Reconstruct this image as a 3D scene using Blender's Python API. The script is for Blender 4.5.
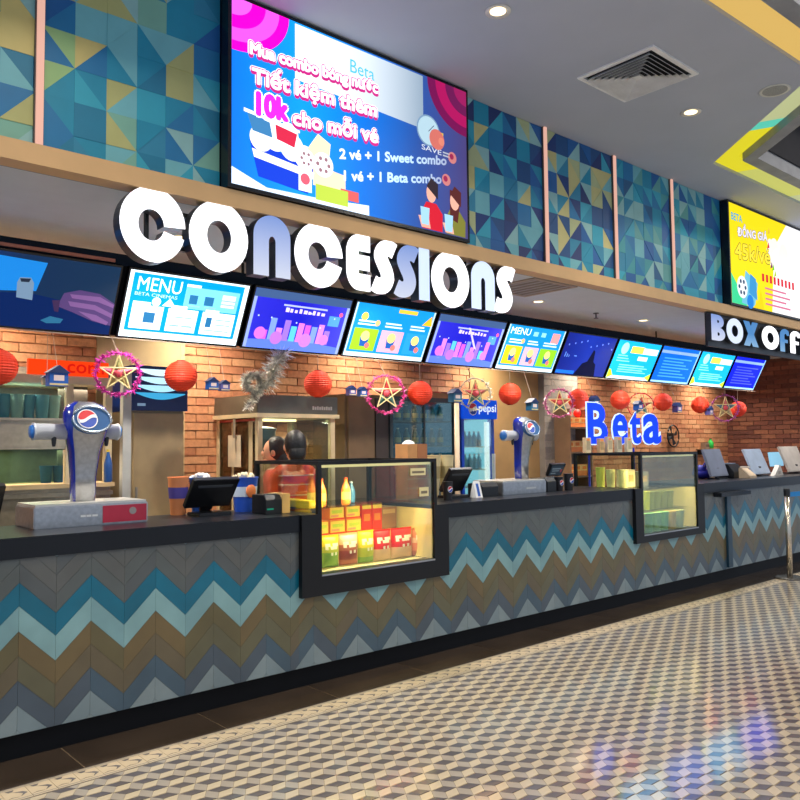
import bpy, bmesh, math, random
from mathutils import Vector, Matrix
random.seed(7)
for _o in list(bpy.data.objects): bpy.data.objects.remove(_o, do_unlink=True)
SC = bpy.context.scene
COL = SC.collection
PI = math.pi

# ------------------------------------------------------------------ camera
FPX, EYE = 790.0, 1.6
YAW, PITCH, ROLL = math.radians(48.488), math.radians(3.3146), math.radians(-.5876)
_f0 = Vector((math.cos(YAW), math.sin(YAW), 0)); _r0 = Vector((math.sin(YAW), -math.cos(YAW), 0)); _z = Vector((0, 0, 1))
FW = _f0*math.cos(PITCH) + _z*math.sin(PITCH); _u = -_f0*math.sin(PITCH) + _z*math.cos(PITCH)
RT = _r0*math.cos(ROLL) + _u*math.sin(ROLL); UP = -_r0*math.sin(ROLL) + _u*math.cos(ROLL)
CAM = Vector((0, 0, EYE))
cd = bpy.data.cameras.new('camera'); cam = bpy.data.objects.new('camera', cd); COL.objects.link(cam)
cd.sensor_width = 36; cd.lens = FPX/800*36; cd.clip_start = .05; cd.clip_end = 200
cam.matrix_world = Matrix(((RT.x, UP.x, -FW.x, 0), (RT.y, UP.y, -FW.y, 0), (RT.z, UP.z, -FW.z, EYE), (0, 0, 0, 1)))
SC.camera = cam

# ------------------------------------------------------------------ world, added lobby lamps, exposure
w = bpy.data.worlds.new('world'); SC.world = w; w.use_nodes = True
w.node_tree.nodes['Background'].inputs[0].default_value = (.58, .69, .86, 1)
w.node_tree.nodes['Background'].inputs[1].default_value = .78
SC.view_settings.view_transform = 'Standard'; SC.view_settings.look = 'None'
SC.view_settings.exposure = 0.0; SC.view_settings.gamma = 1.0; SC.view_settings.use_curve_mapping = False

def area_light(name, loc, power, size, col=(1, .9, .75), rot=(0, 0, 0), sy=None, spread=PI):
    l = bpy.data.lights.new(name, 'AREA'); l.energy = power; l.color = col; l.shape = 'DISK' if sy is None else 'RECTANGLE'; l.size = size
    if sy is not None: l.size_y = sy
    l.spread = spread
    o = bpy.data.objects.new(name, l); COL.objects.link(o); o.location = loc; o.rotation_euler = rot
    return o
LOBBY = [(0.5, 0.2), (4.2, .3), (8, .9), (11.5, 1.2), (-1.5, -2.0), (3.5, -2.2), (8, -2.0)]   # unseen round lamps added to light the lobby (x, y)
LOBBY_Z, LOBBY_P = 5.3, 66
IN_P, WALL_P, CEIL_P = 22, 27, 11

# ------------------------------------------------------------------ helpers
def P(px, py, Y=None, Z=None, X=None):
    """point seen at a photo pixel on the plane Y, Z or X = const"""
    d = FW + RT*((px-400)/FPX) - UP*((py-400)/FPX)
    if Y is not None: t = Y/d.y
    elif Z is not None: t = (Z-EYE)/d.z
    else: t = X/d.x
    return CAM + d*t
def pix(p):
    d = Vector(p)-CAM; z = d.dot(FW)
    if z < .05: return None
    return (400+FPX*d.dot(RT)/z, 400-FPX*d.dot(UP)/z)
def seen_area(pts):
    q = [pix(p) for p in pts]
    if None in q: return 0
    cx = sum(a[0] for a in q)/len(q); cy = sum(a[1] for a in q)/len(q)
    if not (-5 < cx < 805 and -5 < cy < 805): return 0
    return abs(sum(q[i][0]*q[(i+1) % len(q)][1]-q[(i+1) % len(q)][0]*q[i][1] for i in range(len(q))))/2

def lin(c):
    return tuple((v/255/12.92 if v/255 <= .04045 else ((v/255+.055)/1.055)**2.4) for v in c[:3])
MATS = {}
def M(name, rgb=(128, 128, 128), rough=.5, metal=0, var=.12, scale=6, bump=0, coat=0, emit=0, spec=.5):
    if name in MATS: return MATS[name]
    m = bpy.data.materials.new(name); m.use_nodes = True; nt = m.node_tree; b = nt.nodes['Principled BSDF']
    L = lin(rgb)
    b.inputs['Roughness'].default_value = rough; b.inputs['Metallic'].default_value = metal
    b.inputs['Specular IOR Level'].default_value = spec
    if coat: b.inputs['Coat Weight'].default_value = coat; b.inputs['Coat Roughness'].default_value = .07 if coat < 1 else .085; b.inputs['Coat IOR'].default_value = 1.6 if coat < 1 else 1.95
    if emit:
        b.inputs['Base Color'].default_value = (*[v*.3 for v in L], 1)
        b.inputs['Emission Color'].default_value = (*L, 1); b.inputs['Emission Strength'].default_value = emit
    else:
        tc = nt.nodes.new('ShaderNodeTexCoord'); n = nt.nodes.new('ShaderNodeTexNoise'); n.inputs['Scale'].default_value = scale; n.inputs['Detail'].default_value = 3
        r = nt.nodes.new('ShaderNodeValToRGB')
        r.color_ramp.elements[0].position = .3; r.color_ramp.elements[1].position = .7
        r.color_ramp.elements[0].color = (*[v*(1-var) for v in L], 1); r.color_ramp.elements[1].color = (*[min(1, v*(1+var)) for v in L], 1)
        nt.links.new(tc.outputs['Object'], n.inputs['Vector']); nt.links.new(n.outputs['Fac'], r.inputs['Fac']); nt.links.new(r.outputs['Color'], b.inputs['Base Color'])
        if bump:
            bp = nt.nodes.new('ShaderNodeBump'); bp.inputs['Strength'].default_value = bump; bp.inputs['Distance'].default_value = .01
            nt.links.new(n.outputs['Fac'], bp.inputs['Height']); nt.links.new(bp.outputs['Normal'], b.inputs['Normal'])
    MATS[name] = m; return m
SCR = [1.0]   # brightness of the screen group being built
def E(rgb, s=1.0): s = s*SCR[0]; return M('glow_%d_%d_%d_%d' % (*rgb, int(s*100)), rgb, rough=.7, emit=s, spec=.15)
def EG(name, stops, axis=0, s=1.0):
    """screen picture: colour ramp across the panel (generated coordinates)"""
    if name in MATS: return MATS[name]
    m = bpy.data.materials.new(name); m.use_nodes = True; nt = m.node_tree; b = nt.nodes['Principled BSDF']
    tc = nt.nodes.new('ShaderNodeTexCoord'); sx = nt.nodes.new('ShaderNodeSeparateXYZ'); r = nt.nodes.new('ShaderNodeValToRGB')
    nt.links.new(tc.outputs['Generated'], sx.inputs[0]); nt.links.new(sx.outputs[axis], r.inputs[0])
    els = r.color_ramp.elements
    for i, (p, c) in enumerate(stops):
        e = els[i] if i < 2 else els.new(p)
        e.position = p; e.color = (*lin(c), 1)
    b.inputs['Base Color'].default_value = (.02, .02, .02, 1); b.inputs['Roughness'].default_value = .7; b.inputs['Specular IOR Level'].default_value = .15
    nt.links.new(r.outputs[0], b.inputs['Emission Color']); b.inputs['Emission Strength'].default_value = s*SCR[0]
    MATS[name] = m; return m
def GLASS(name='clear_glass', tint=(235, 245, 240), refl=.5):
    if name in MATS: return MATS[name]
    m = bpy.data.materials.new(name); m.use_nodes = True; nt = m.node_tree
    for n in list(nt.nodes): nt.nodes.remove(n)
    o = nt.nodes.new('ShaderNodeOutputMaterial'); mx = nt.nodes.new('ShaderNodeMixShader'); t = nt.nodes.new('ShaderNodeBsdfTransparent'); g = nt.nodes.new('ShaderNodeBsdfGlossy'); fr = nt.nodes.new('ShaderNodeFresnel'); mu = nt.nodes.new('ShaderNodeMath')
    mu.operation = 'MULTIPLY'; mu.inputs[1].default_value = refl
    t.inputs[0].default_value = (*lin(tint), 1); g.inputs['Roughness'].default_value = .03; fr.inputs[0].default_value = 1.45
    nt.links.new(fr.outputs[0], mu.inputs[0]); nt.links.new(mu.outputs[0], mx.inputs[0]); nt.links.new(t.outputs[0], mx.inputs[1]); nt.links.new(g.outputs[0], mx.inputs[2]); nt.links.new(mx.outputs[0], o.inputs[0])
    MATS[name] = m; return m

ORG = {}
def tag(o, label=None, cat=None, group=None, kind=None):
    if label: o['label'] = label
    if cat: o['category'] = cat
    if group: o['group'] = group
    if kind: o['kind'] = kind
    return o
def thing(name, label, cat, loc, group=None, kind=None):
    o = bpy.data.objects.new(name, None); COL.objects.link(o); o.location = loc; o.empty_display_size = .1
    ORG[o] = Vector(loc); return tag(o, label, cat, group, kind)
class MB:
    def __init__(s): s.v = []; s.f = []; s.m = []
    def add(s, v, f, m=0):
        b = len(s.v); s.v += [tuple(p) for p in v]; s.f += [tuple(i+b for i in q) for q in f]; s.m += [m]*len(f); return s
    def box(s, x0, x1, y0, y1, z0, z1, m=0):
        return s.add([(x0, y0, z0), (x1, y0, z0), (x1, y1, z0), (x0, y1, z0), (x0, y0, z1), (x1, y0, z1), (x1, y1, z1), (x0, y1, z1)],
                     [(0, 3, 2, 1), (4, 5, 6, 7), (0, 1, 5, 4), (1, 2, 6, 5), (2, 3, 7, 6), (3, 0, 4, 7)], m)
    def prism(s, poly, ax, a, b, m=0):
        def q(p, t): return (p[0], t, p[1]) if ax == 'y' else ((p[0], p[1], t) if ax == 'z' else (t, p[0], p[1]))
        n = len(poly)
        return s.add([q(p, a) for p in poly]+[q(p, b) for p in poly], [tuple(range(n)), tuple(range(2*n-1, n-1, -1))]+[(i, (i+1) % n, n+(i+1) % n, n+i) for i in range(n)], m)
    def ring(s, po, pi, ax, a, b, m=0):
        def q(p, t): return (p[0], t, p[1]) if ax == 'y' else ((p[0], p[1], t) if ax == 'z' else (t, p[0], p[1]))
        n = len(po); V = [q(p, a) for p in po]+[q(p, a) for p in pi]+[q(p, b) for p in po]+[q(p, b) for p in pi]; F = []
        for i in range(n):
            j = (i+1) % n
            F += [(i, j, n+j, n+i), (2*n+j, 2*n+i, 3*n+i, 3*n+j), (i, 2*n+i, 2*n+j, j), (n+j, 3*n+j, 3*n+i, n+i)]
        return s.add(V, F, m)
    def slab(s, quad, th, m=0, nrm=None):
        """quad of 3D points (tl, tr, br, bl); thickness away from the normal"""
        q = [Vector(p) for p in quad]; n = nrm or (q[3]-q[0]).cross(q[1]-q[0]).normalized()
        b = [p - n*th for p in q]
        return s.add(q+b, [(0, 1, 2, 3), (7, 6, 5, 4), (0, 4, 5, 1), (1, 5, 6, 2), (2, 6, 7, 3), (3, 7, 4, 0)], m)
    def tube(s, pts, r, n=8, m=0, closed=False):
        pts = [Vector(p) for p in pts]; N = len(pts); V = []; F = []
        rr = r if isinstance(r, (list, tuple)) else [r]*N
        for i, p in enumerate(pts):
            d = (pts[(i+1) % N]-pts[i-1]) if closed else (pts[min(i+1, N-1)]-pts[max(i-1, 0)])
            d.normalize(); a = d.orthogonal() if abs(d.z) < .9 else d.cross(Vector((1, 0, 0)))
            if abs(d.z) < .9: a = d.cross(Vector((0, 0, 1)))
            a.normalize(); b = d.cross(a)
            V += [p+(a*math.cos(2*PI*k/n)+b*math.sin(2*PI*k/n))*rr[i] for k in range(n)]
        for i in range(N if closed else N-1):
            j = (i+1) % N
            F += [(i*n+k, i*n+(k+1) % n, j*n+(k+1) % n, j*n+k) for k in range(n)]
        if not closed: F += [tuple(range(n)), tuple(range(N*n-1, N*n-n-1, -1))]
        return s.add(V, F, m)
    def lathe(s, c, prof, n=20, m=0, ax='z'):
        V = []; F = []
        for (r, h) in prof:
            for k in range(n):
                a = 2*PI*k/n; x, y = r*math.cos(a), r*math.sin(a)
                o = (x, y, h) if ax == 'z' else ((x, h, y) if ax == 'y' else (h, x, y))
                V.append((c[0]+o[0], c[1]+o[1], c[2]+o[2]))
        for i in range(len(prof)-1): F += [(i*n+k, i*n+(k+1) % n, (i+1)*n+(k+1) % n, (i+1)*n+k) for k in range(n)]
        F += [tuple(range(n)), tuple(range(len(prof)*n-1, len(prof)*n-n-1, -1))]
        return s.add(V, F, m)
    def ball(s, c, r, m=0, n=16, k=10):
        r = r if isinstance(r, (list, tuple)) else (r, r, r)
        V = [(c[0]+r[0]*math.sin(PI*i/k)*math.cos(2*PI*j/n), c[1]+r[1]*math.sin(PI*i/k)*math.sin(2*PI*j/n), c[2]+r[2]*math.cos(PI*i/k)) for i in range(1, k) for j in range(n)]
        V += [(c[0], c[1], c[2]+r[2]), (c[0], c[1], c[2]-r[2])]; t = len(V)-2; F = []
        for i in range(k-2): F += [(i*n+j, (i+1)*n+j, (i+1)*n+(j+1) % n, i*n+(j+1) % n) for j in range(n)]
        F += [(t, j, (j+1) % n) for j in range(n)]+[(t+1, (k-2)*n+(j+1) % n, (k-2)*n+j) for j in range(n)]
        return s.add(V, F, m)
    def build(s, name, mats, parent=None, smooth=False, bevel=0, recalc=True):
        if not isinstance(mats, (list, tuple)): mats = [mats]
        if parent is not None: o0 = ORG[parent]
        else:
            xs, ys, zs = zip(*s.v); o0 = Vector(((min(xs)+max(xs))/2, (min(ys)+max(ys))/2, min(zs)))
        me = bpy.data.meshes.new(name); me.from_pydata([tuple(Vector(p)-o0) for p in s.v], [], s.f)
        for m in mats: me.materials.append(m)
        if len(mats) > 1: me.polygons.foreach_set('material_index', s.m)
        if recalc or bevel:
            bm = bmesh.new(); bm.from_mesh(me)
            if recalc: bmesh.ops.recalc_face_normals(bm, faces=bm.faces)
            if bevel: bmesh.ops.bevel(bm, geom=bm.edges[:], offset=bevel, segments=2, affect='EDGES', clamp_overlap=True)
            bm.to_mesh(me); bm.free()
        if smooth: me.polygons.foreach_set('use_smooth', [True]*len(me.polygons))
        o = bpy.data.objects.new(name, me); COL.objects.link(o)
        if parent is not None: o.parent = parent
        else: o.location = o0
        ORG[o] = o0; return o
def box(name, x0, x1, y0, y1, z0, z1, mat, parent=None, bevel=0):
    return MB().box(x0, x1, y0, y1, z0, z1).build(name, mat, parent, bevel=bevel)
def struct(o): o['kind'] = 'structure'; return o
def copy_tree(o, parent=None, off=None):
    c = o.copy(); COL.objects.link(c); c.parent = parent
    if parent is None and off is not None: c.location = o.location+Vector(off); ORG[c] = Vector(c.location)
    for ch in list(o.children): copy_tree(ch, c)
    return c
def clip(poly, x0, x1, z0, z1):
    for ax, val, sg in ((0, x0, 1), (0, x1, -1), (1, z0, 1), (1, z1, -1)):
        out = []
        for i in range(len(poly)):
            a, b = poly[i], poly[(i+1) % len(poly)]
            da, db = sg*(a[ax]-val), sg*(b[ax]-val)
            if da >= 0: out.append(a)
            if (da > 0 > db) or (da < 0 < db):
                t = da/(da-db); out.append((a[0]+(b[0]-a[0])*t, a[1]+(b[1]-a[1])*t))
        poly = out
        if len(poly) < 3: return []
    return poly
def area2(p): return abs(sum(p[i][0]*p[(i+1) % len(p)][1]-p[(i+1) % len(p)][0]*p[i][1] for i in range(len(p))))/2
def ell(cx, cy, rx, ry, n=28, a0=0, a1=2*PI):
    full = abs(a1-a0-2*PI) < 1e-6
    return [(cx+rx*math.cos(a0+(a1-a0)*k/(n if full else n-1)), cy+ry*math.sin(a0+(a1-a0)*k/(n if full else n-1))) for k in range(n)]

def text_geo(body, offset=0.0):
    cu = bpy.data.curves.new('txt', 'FONT'); cu.body = body; cu.size = 1; cu.offset = offset; cu.resolution_u = 3; cu.fill_mode = 'FRONT'
    ob = bpy.data.objects.new('txt', cu); COL.objects.link(ob)
    dg = bpy.context.evaluated_depsgraph_get(); me = bpy.data.meshes.new_from_object(ob.evaluated_get(dg))
    v = [(p.co.x, p.co.y) for p in me.vertices]; f = [tuple(q.vertices) for q in me.polygons]
    bpy.data.objects.remove(ob); bpy.data.curves.remove(cu); bpy.data.meshes.remove(me)
    return v, f
class Pic:
    """flat picture on a panel: u to the right, v up, in units of the panel (0..1)"""
    def __init__(s, tl, tr, br, bl, parent):
        s.o = Vector(bl); s.U = Vector(br)-s.o; s.V = Vector(tl)-s.o; s.N = s.U.cross(s.V).normalized(); s.p = parent; s.k = 0
    def at(s, u, v, lift): return s.o+s.U*u+s.V*v+s.N*lift
    def poly(s, name, polys, mat, lift=.001):
        mb = MB()
        if not isinstance(polys[0][0], (tuple, list)): polys = [polys]
        for p in polys: mb.add([s.at(u, v, lift) for u, v in p], [tuple(range(len(p)))])
        return mb.build(name, mat, s.p, recalc=False)
    def rect(s, name, u0, v0, u1, v1, mat, lift=.001): return s.poly(name, [(u0, v0), (u1, v0), (u1, v1), (u0, v1)], mat, lift)
    def rects(s, name, rs, mat, lift=.001): return s.poly(name, [[(a, b), (c, b), (c, d), (a, d)] for a, b, c, d in rs], mat, lift)
    def disc(s, name, u, v, r, mat, lift=.001, n=24):
        k = s.U.length/s.V.length
        return s.poly(name, ell(u, v, r, r*k, n), mat, lift)
    def line(s, name, body, ul, ur, vb, hc, mat, lift=.002, offset=.0, fat=0):
        """one line of type: baseline vb from ul to ur, capital height hc"""
        V, F = text_geo(body, offset); B = text_geo(body, 0)[0]; v0_, v1_ = vb if isinstance(vb, tuple) else (vb, vb); cap = max(q[1] for q in text_geo('H', 0)[0])
        x0, x1 = min(q[0] for q in B), max(q[0] for q in B)
        mb = MB(); k = s.U.length/s.V.length
        for j in range(11 if fat else 1):
            du, dv = (fat*math.cos(2*PI*j/10), fat*k*math.sin(2*PI*j/10)) if fat and j < 10 else (0, 0)
            mb.add([s.at(ul+(x-x0)/(x1-x0)*(ur-ul)+du, v0_+(v1_-v0_)*(x-x0)/(x1-x0)+y/cap*hc+dv, lift+j*1e-6) for x, y in V], F)
        return mb.build(name, mat, s.p, recalc=False)
    def text(s, name, body, u0, v0, u1, v1, mat, lift=.002, offset=.0, keep=False):
        V, F = text_geo(body, min(offset, .018))
        if not V: return
        xs = [p[0] for p in V]; ys = [p[1] for p in V]; x0, x1, y0, y1 = min(xs), max(xs), min(ys), max(ys)
        mb = MB(); mb.add([s.at(u0+(x-x0)/(x1-x0)*(u1-u0), v0+(y-y0)/(y1-y0)*(v1-v0), lift) for x, y in V], F)
        return mb.build(name, mat, s.p, recalc=False)
def logo_disc(parent, c, r, nrm, up=(0, 0, 1)):
    """round drink emblem: blue disc, red upper swoosh, white wave"""
    N = Vector(nrm).normalized(); Uv = Vector(up).cross(N).normalized(); Vv = N.cross(Uv); c = Vector(c)
    def f(pts, lift): return [c+Uv*(x*r)+Vv*(y*r)+N*lift for x, y in pts]
    n = 24
    mb = MB(); mb.add(f(ell(0, 0, 1.12, 1.12, n), .002), [tuple(range(n))], 1); mb.add(f(ell(0, 0, 1, 1, n), .003), [tuple(range(n))], 0)
    def wave(x, k): return k+.22*math.sin(x*2.6)+.15*x
    top = ell(0, 0, 1, 1, 15, math.radians(25), math.radians(172))
    xs = [top[-1][0]+(top[0][0]-top[-1][0])*i/10 for i in range(1, 10)]
    mb.add(f(top+[(x, wave(x, .2)) for x in xs], .004), [tuple(range(len(top)+len(xs)))], 2)
    e = [(-.97, .1)]+[(x*.1, wave(x*.1, .2)) for x in range(-9, 10)]+[(.93, .36), (.98, .1)]
    b = [(x*.1, wave(x*.1, -.12)-.05) for x in range(9, -10, -1)]
    mb.add(f(e+b, .005), [tuple(range(len(e)+len(b)))], 1)
    return mb.build('emblem', [M('emblem_blue', (10, 70, 180), .3), M('emblem_white', (240, 240, 245), .3), M('emblem_red', (215, 30, 45), .3)], parent, recalc=False)

# ================================================================== STRUCTURE
YP, YS, YM, YB = 4.42, 4.40, 3.97, 3.90      # counter panel, slab front, mural, beam front
YW, XE, TOP, CEIL, INC = 6.6, 13.5, 1.145, 4.2, 3.0
# ---- materials of the setting
m_grout = M('grout', (140, 122, 98), .8)
m_dark = M('tile_charcoal', (98, 92, 94), .3, var=.18, scale=9, coat=1)
m_cream = M('tile_cream', (212, 196, 166), .3, var=.06, scale=9, coat=1)
m_mid = M('tile_beige_grey', (176, 166, 152), .3, var=.06, scale=9, coat=1)
m_darkfloor = M('dark_stone', (74, 62, 52), .16, var=.2, scale=3, coat=.3)
m_black = M('black_laminate', (13, 17, 25), .3, var=.1, spec=.35)
m_ceil = M('ceiling_paint', (176, 182, 196), .8, var=.03, scale=2)
m_plaster = M('beige_plaster', (188, 164, 122), .8, var=.06)
m_beam = M('tan_beam', (206, 168, 120), .55, var=.05)
m_mortar = M('mortar', (158, 114, 82), .9)
BR = [M('brick_a', (190, 130, 92), .85, bump=.3, scale=30), M('brick_b', (196, 138, 98), .85, bump=.3, scale=30), M('brick_c', (180, 118, 84), .85, bump=.3, scale=30), M('brick_d', (202, 148, 108), .85, bump=.3, scale=30)]
BD = [M('shaded_brick_a', (112, 66, 54), .85, bump=.3, scale=30), M('shaded_brick_b', (126, 78, 62), .85, bump=.3, scale=30), M('shaded_brick_c', (98, 58, 50), .85, bump=.3, scale=30), M('shaded_brick_d', (134, 86, 66), .85, bump=.3, scale=30)]  # bricks of the end wall, its shade put into their colour
BG = [M('grey_brick_%d' % i, c, .8, scale=30) for i, c in enumerate([(150, 140, 132), (140, 132, 126), (160, 150, 140), (132, 124, 120)])]

# ---- floor: slab, tumbling-block rhomb tiles, border, dark strip
floor = struct(box('floor', -3, 14, -3, 7, -.12, -.003, m_grout))
aV, bV = Vector((0, .11)), Vector((.11, .055))
e1 = (aV+bV)/3; e2 = (bV+bV-aV)/3; e3 = e2-e1
c0 = Vector((2.976, 2.984))-e1/2
RH = [((Vector((0, 0)), e2, e1, -e3), 0), ((Vector((0, 0)), -e3, -e2, -e1), 1), ((Vector((0, 0)), -e1, e3, e2), 2)]
rh = []
YT = 3.935
for i in range(-50, 101):
    for j in range(-110, 70):
        c = c0+bV*i+aV*j
        if not (-2.2 < c.x < 13.6 and -1.6 < c.y < YT+.08): continue
        for poly, col in RH:
            g = sum(poly, Vector((0, 0)))/4
            q = [tuple(c+g+(p-g)*.972) for p in poly]
            q = clip(q, -99, 99, -99, YT)
            if len(q) >= 3: rh.append((q, col))
scored = sorted(range(len(rh)), key=lambda k: -seen_area([(p[0], p[1], 0) for p in rh[k][0]]))
near = set(scored[:300])
tm = [m_dark, m_mid, m_cream]
proto = {}
rest = MB()
for k, (q, col) in enumerate(rh):
    if k in near and len(q) == 4:
        cx = sum(p[0] for p in q)/4; cy = sum(p[1] for p in q)/4
        if col not in proto:
            o = MB().prism(q, 'z', -.006, 0).build('floor_tile', tm[col], floor)
            o.data.transform(Matrix.Translation(ORG[floor]-Vector((cx, cy, 0)))); proto[col] = o
        else: o = proto[col].copy(); COL.objects.link(o); o.parent = floor
        o.location = Vector((cx, cy, 0))-ORG[floor]
    else:
        rest.add([(p[0], p[1], 0) for p in q], [tuple(range(len(q)))], col)
tag(rest.build('floor_tiles_far', tm, floor), kind='stuff')
# border strip of patterned tiles
bw = .1113; bp = None
n0 = int((-2.2-1.0945)/bw)
for k in range(n0, n0+142):
    x = 1.0945+k*bw
    if bp is None:
        mb = MB().box(x+.001, x+bw-.001, YT+.003, 4.112, -.006, 0, 0)
        d = .0006
        mb.prism([(x+.045, YT+.115), (x+.088, YT+.102), (x+.104, YT+.078), (x+.066, YT+.048), (x+.084, YT+.078), (x+.072, YT+.094)], 'z', 0, d, 1)
        mb.prism([(x+.02, YT+.142), (x+.06, YT+.142), (x+.048, YT+.122), (x+.03, YT+.122)], 'z', 0, d, 1)
        mb.prism([(x+.0, YT+.04), (x+.03, YT+.055), (x+.06, YT+.045), (x+.03, YT+.05)], 'z', 0, d, 1)
        mb.box(x+.001, x+bw-.001, YT+.003, YT+.009, 0, d, 1); mb.box(x+.001, x+bw-.001, 4.104, 4.112, 0, d, 1)
        mb.box(x+.001, x+bw-.001, YT+.022, YT+.030, 0, d, 2); mb.box(x+.001, x+bw-.001, 4.086, 4.096, 0, d, 2)
        bp = mb.build('border_tile', [M('border_cream', (196, 178, 148), .3, coat=.4), m_dark, m_mid], floor); bx = x
    else:
        o = bp.copy(); COL.objects.link(o); o.parent = floor; o.location = (x-bx, 0, 0)
x = -2.5
sp = None
while x < 13.4:
    if sp is None: sp = MB().box(x+.004, x+.796, 4.116, 4.50, -.006, 0).build('dark_floor_tile', m_darkfloor, floor); sx0 = x
    else:
        o = sp.copy(); COL.objects.link(o); o.parent = floor; o.location = (x-sx0, 0, 0)
    x += .8

# ---- brick walls
def bricks(parent, u0, u1, z0, z1, place, mats, limit=0, L=.235, H=.066, j=.010, dep=.014):
    cells = []; z = z0; row = 0
    while z+H <= z1+.001:
        u = u0-(L+j)*(.5 if row % 2 else 0)
        while u < u1:
            a, b = max(u, u0), min(u+L, u1)
            if b-a > .03: cells.append((a, b, z, z+H))
            u += L+j
        z += H+j; row += 1
    sc = sorted(cells, key=lambda c: -seen_area([place(c[0], c[2], 0), place(c[1], c[2], 0), place(c[1], c[3], 0), place(c[0], c[3], 0)]))
    for c in sc[:limit]:
        pts = [place(uu, zz, dd) for dd in (0, dep*random.uniform(.7, 1.15)) for uu, zz in ((c[0], c[2]), (c[1], c[2]), (c[1], c[3]), (c[0], c[3]))]
        MB().add(pts, [(4, 5, 6, 7), (0, 1, 5, 4), (1, 2, 6, 5), (2, 3, 7, 6), (3, 0, 4, 7)]).build('brick', random.choice(mats), parent, recalc=True)
    mb = MB()
    for c in sc[limit:]:
        dd = dep*random.uniform(.7, 1.15)
        pts = [place(uu, zz, d_) for d_ in (0, dd) for uu, zz in ((c[0], c[2]), (c[1], c[2]), (c[1], c[3]), (c[0], c[3]))]
        mb.add(pts, [(4, 5, 6, 7), (0, 1, 5, 4), (1, 2, 6, 5), (2, 3, 7, 6), (3, 0, 4, 7)], random.randrange(len(mats)))
    if mb.v: tag(mb.build('bricks_rest', mats, parent), kind='stuff')
def back(dd): return lambda u, z, d: (u, YW-d, z)
wall_b = struct(box('wall_back', -3, XE, YW, YW+.2, 0, INC+.2, m_mortar))
bricks(wall_b, -.6, 2.45, 1.0, 2.96, back(0), BR, 70)
bricks(wall_b, 3.24, 6.95, 1.0, 2.96, back(0), BR, 150)
bricks(wall_b, 8.99, XE, 1.0, 2.96, back(0), BR, 80)
struct(box('wall_back_beige', 2.45, 3.24, YW-.03, YW, 0, INC, m_plaster))
struct(box('wall_back_tan', 6.95, 8.25, YW-.03, YW, 0, INC, M('tan_plaster', (176, 140, 92), .8, var=.06)))
pil = struct(box('wall_pillar', 8.25, 8.99, YW-.12, YW, 0, INC, M('grey_mortar', (140, 134, 128), .9)))
bricks(pil, 8.25, 8.99, 1.0, 2.96, lambda u, z, d: (u, YW-.12-d, z), BG, 0, L=.30, H=.075, j=.006, dep=.006)
wall_e = struct(box('wall_end', XE, XE+.2, 4.02, YW+.2, 0, INC+.2, M('shaded_mortar', (96, 66, 56), .9)))  # mortar colour darkened too, for the shade on this wall
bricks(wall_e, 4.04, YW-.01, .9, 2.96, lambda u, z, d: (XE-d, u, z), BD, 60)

# ---- ceilings, void above the lobby, light cove
A = [(-3, 2.45), (5.83, 2.13), (7.0, 3.47), (14, 3.44)]
def inset(t):
    return [(-3, 2.45-t), (5.83+.41*t, 2.13-t), (7.0+.38*t, 3.47-t), (14, 3.44-t)]
struct(MB().prism(A+[(14, 4.06), (-3, 4.06)], 'z', CEIL, CEIL+.14).build('ceiling', m_ceil))
a2, a3, a4 = inset(.21), inset(.24), inset(.36)
lip = MB()
for k in range(3):
    p, q = a3, a4
    lip.prism([p[k], p[k+1], q[k+1], q[k]], 'z', CEIL-.02, CEIL+.14)
struct(lip.build('ceiling_cove_lip', M('grey_lip', (140, 142, 148), .6)))
vo = MB()
for k in range(3):
    p, q = a4, inset(.38)
    vo.prism([p[k], p[k+1], q[k+1], q[k]], 'z', CEIL+.1, 5.6)
struct(vo.build('wall_void', M('void_dark', (38, 38, 44), .9)))
struct(box('ceiling_void', -3, 14, -3, 4.06, 5.6, 5.75, M('void_ceiling', (44, 44, 50), .9)))
cove = thing('cove_light', 'glowing yellow light cove running around the edge of the ceiling', 'cove light', (6.5, 2.8, CEIL))
cm = [E((228, 188, 104), .85), E((196, 202, 150), .8), E((226, 214, 40), .9), E((206, 208, 110), .8), E((96, 214, 190), .8)]
def cseg(k, t0, t1, m, name='light_strip'):
    p, q = A, a2
    def ip(L, t): return (L[k][0]+(L[k+1][0]-L[k][0])*t, L[k][1]+(L[k+1][1]-L[k][1])*t)
    MB().prism([ip(p, t0), ip(p, t1), ip(q, t1), ip(q, t0)], 'z', CEIL+.03, CEIL+.12).build(name, m, cove)
cseg(0, 0, 1, cm[0]); cseg(1, 0, .52, cm[1]); cseg(1, .52, .62, cm[4]); cseg(1, .62, 1, cm[2]); cseg(2, 0, .07, cm[2]); cseg(2, .07, .24, cm[3]); cseg(2, .24, 1, cm[1])
# services seen in the void
dk = M('duct_dark', (58, 60, 66), .6)
du = MB().box(6.5, 13.8, 2.2, 2.7, 4.9, 5.3).build('air_duct', dk)
tag(du, 'dark rectangular air duct in the open ceiling void', 'duct')
hg = MB()
for x in (7.5, 10, 12.5): hg.tube([(x, 2.45, 5.3), (x, 2.45, 5.6)], .012, 6)
hg.build('hanger', dk, du)
pp = MB().tube([(7.0, 3.0, 5.0), (13.6, 2.9, 5.0)], .03, 8).build('sprinkler_pipe', M('pipe_white', (200, 200, 205), .4)); tag(pp, 'thin white pipe crossing the open ceiling void', 'pipe')
mb = MB()
for x in (8, 11, 13): mb.tube([(x, 2.985-.015*(x-7)+.0, 5.0), (x, 2.985-.015*(x-7), 5.6)], .008, 6)
mb.build('hanger', dk, pp)
rd = MB().box(8.0, 9.1, 2.82, 2.86, 5.15, 5.4).build('red_sign_board', M('red_board', (170, 30, 45), .5)); tag(rd, 'small dark red board hanging in the ceiling void', 'board')
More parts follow.
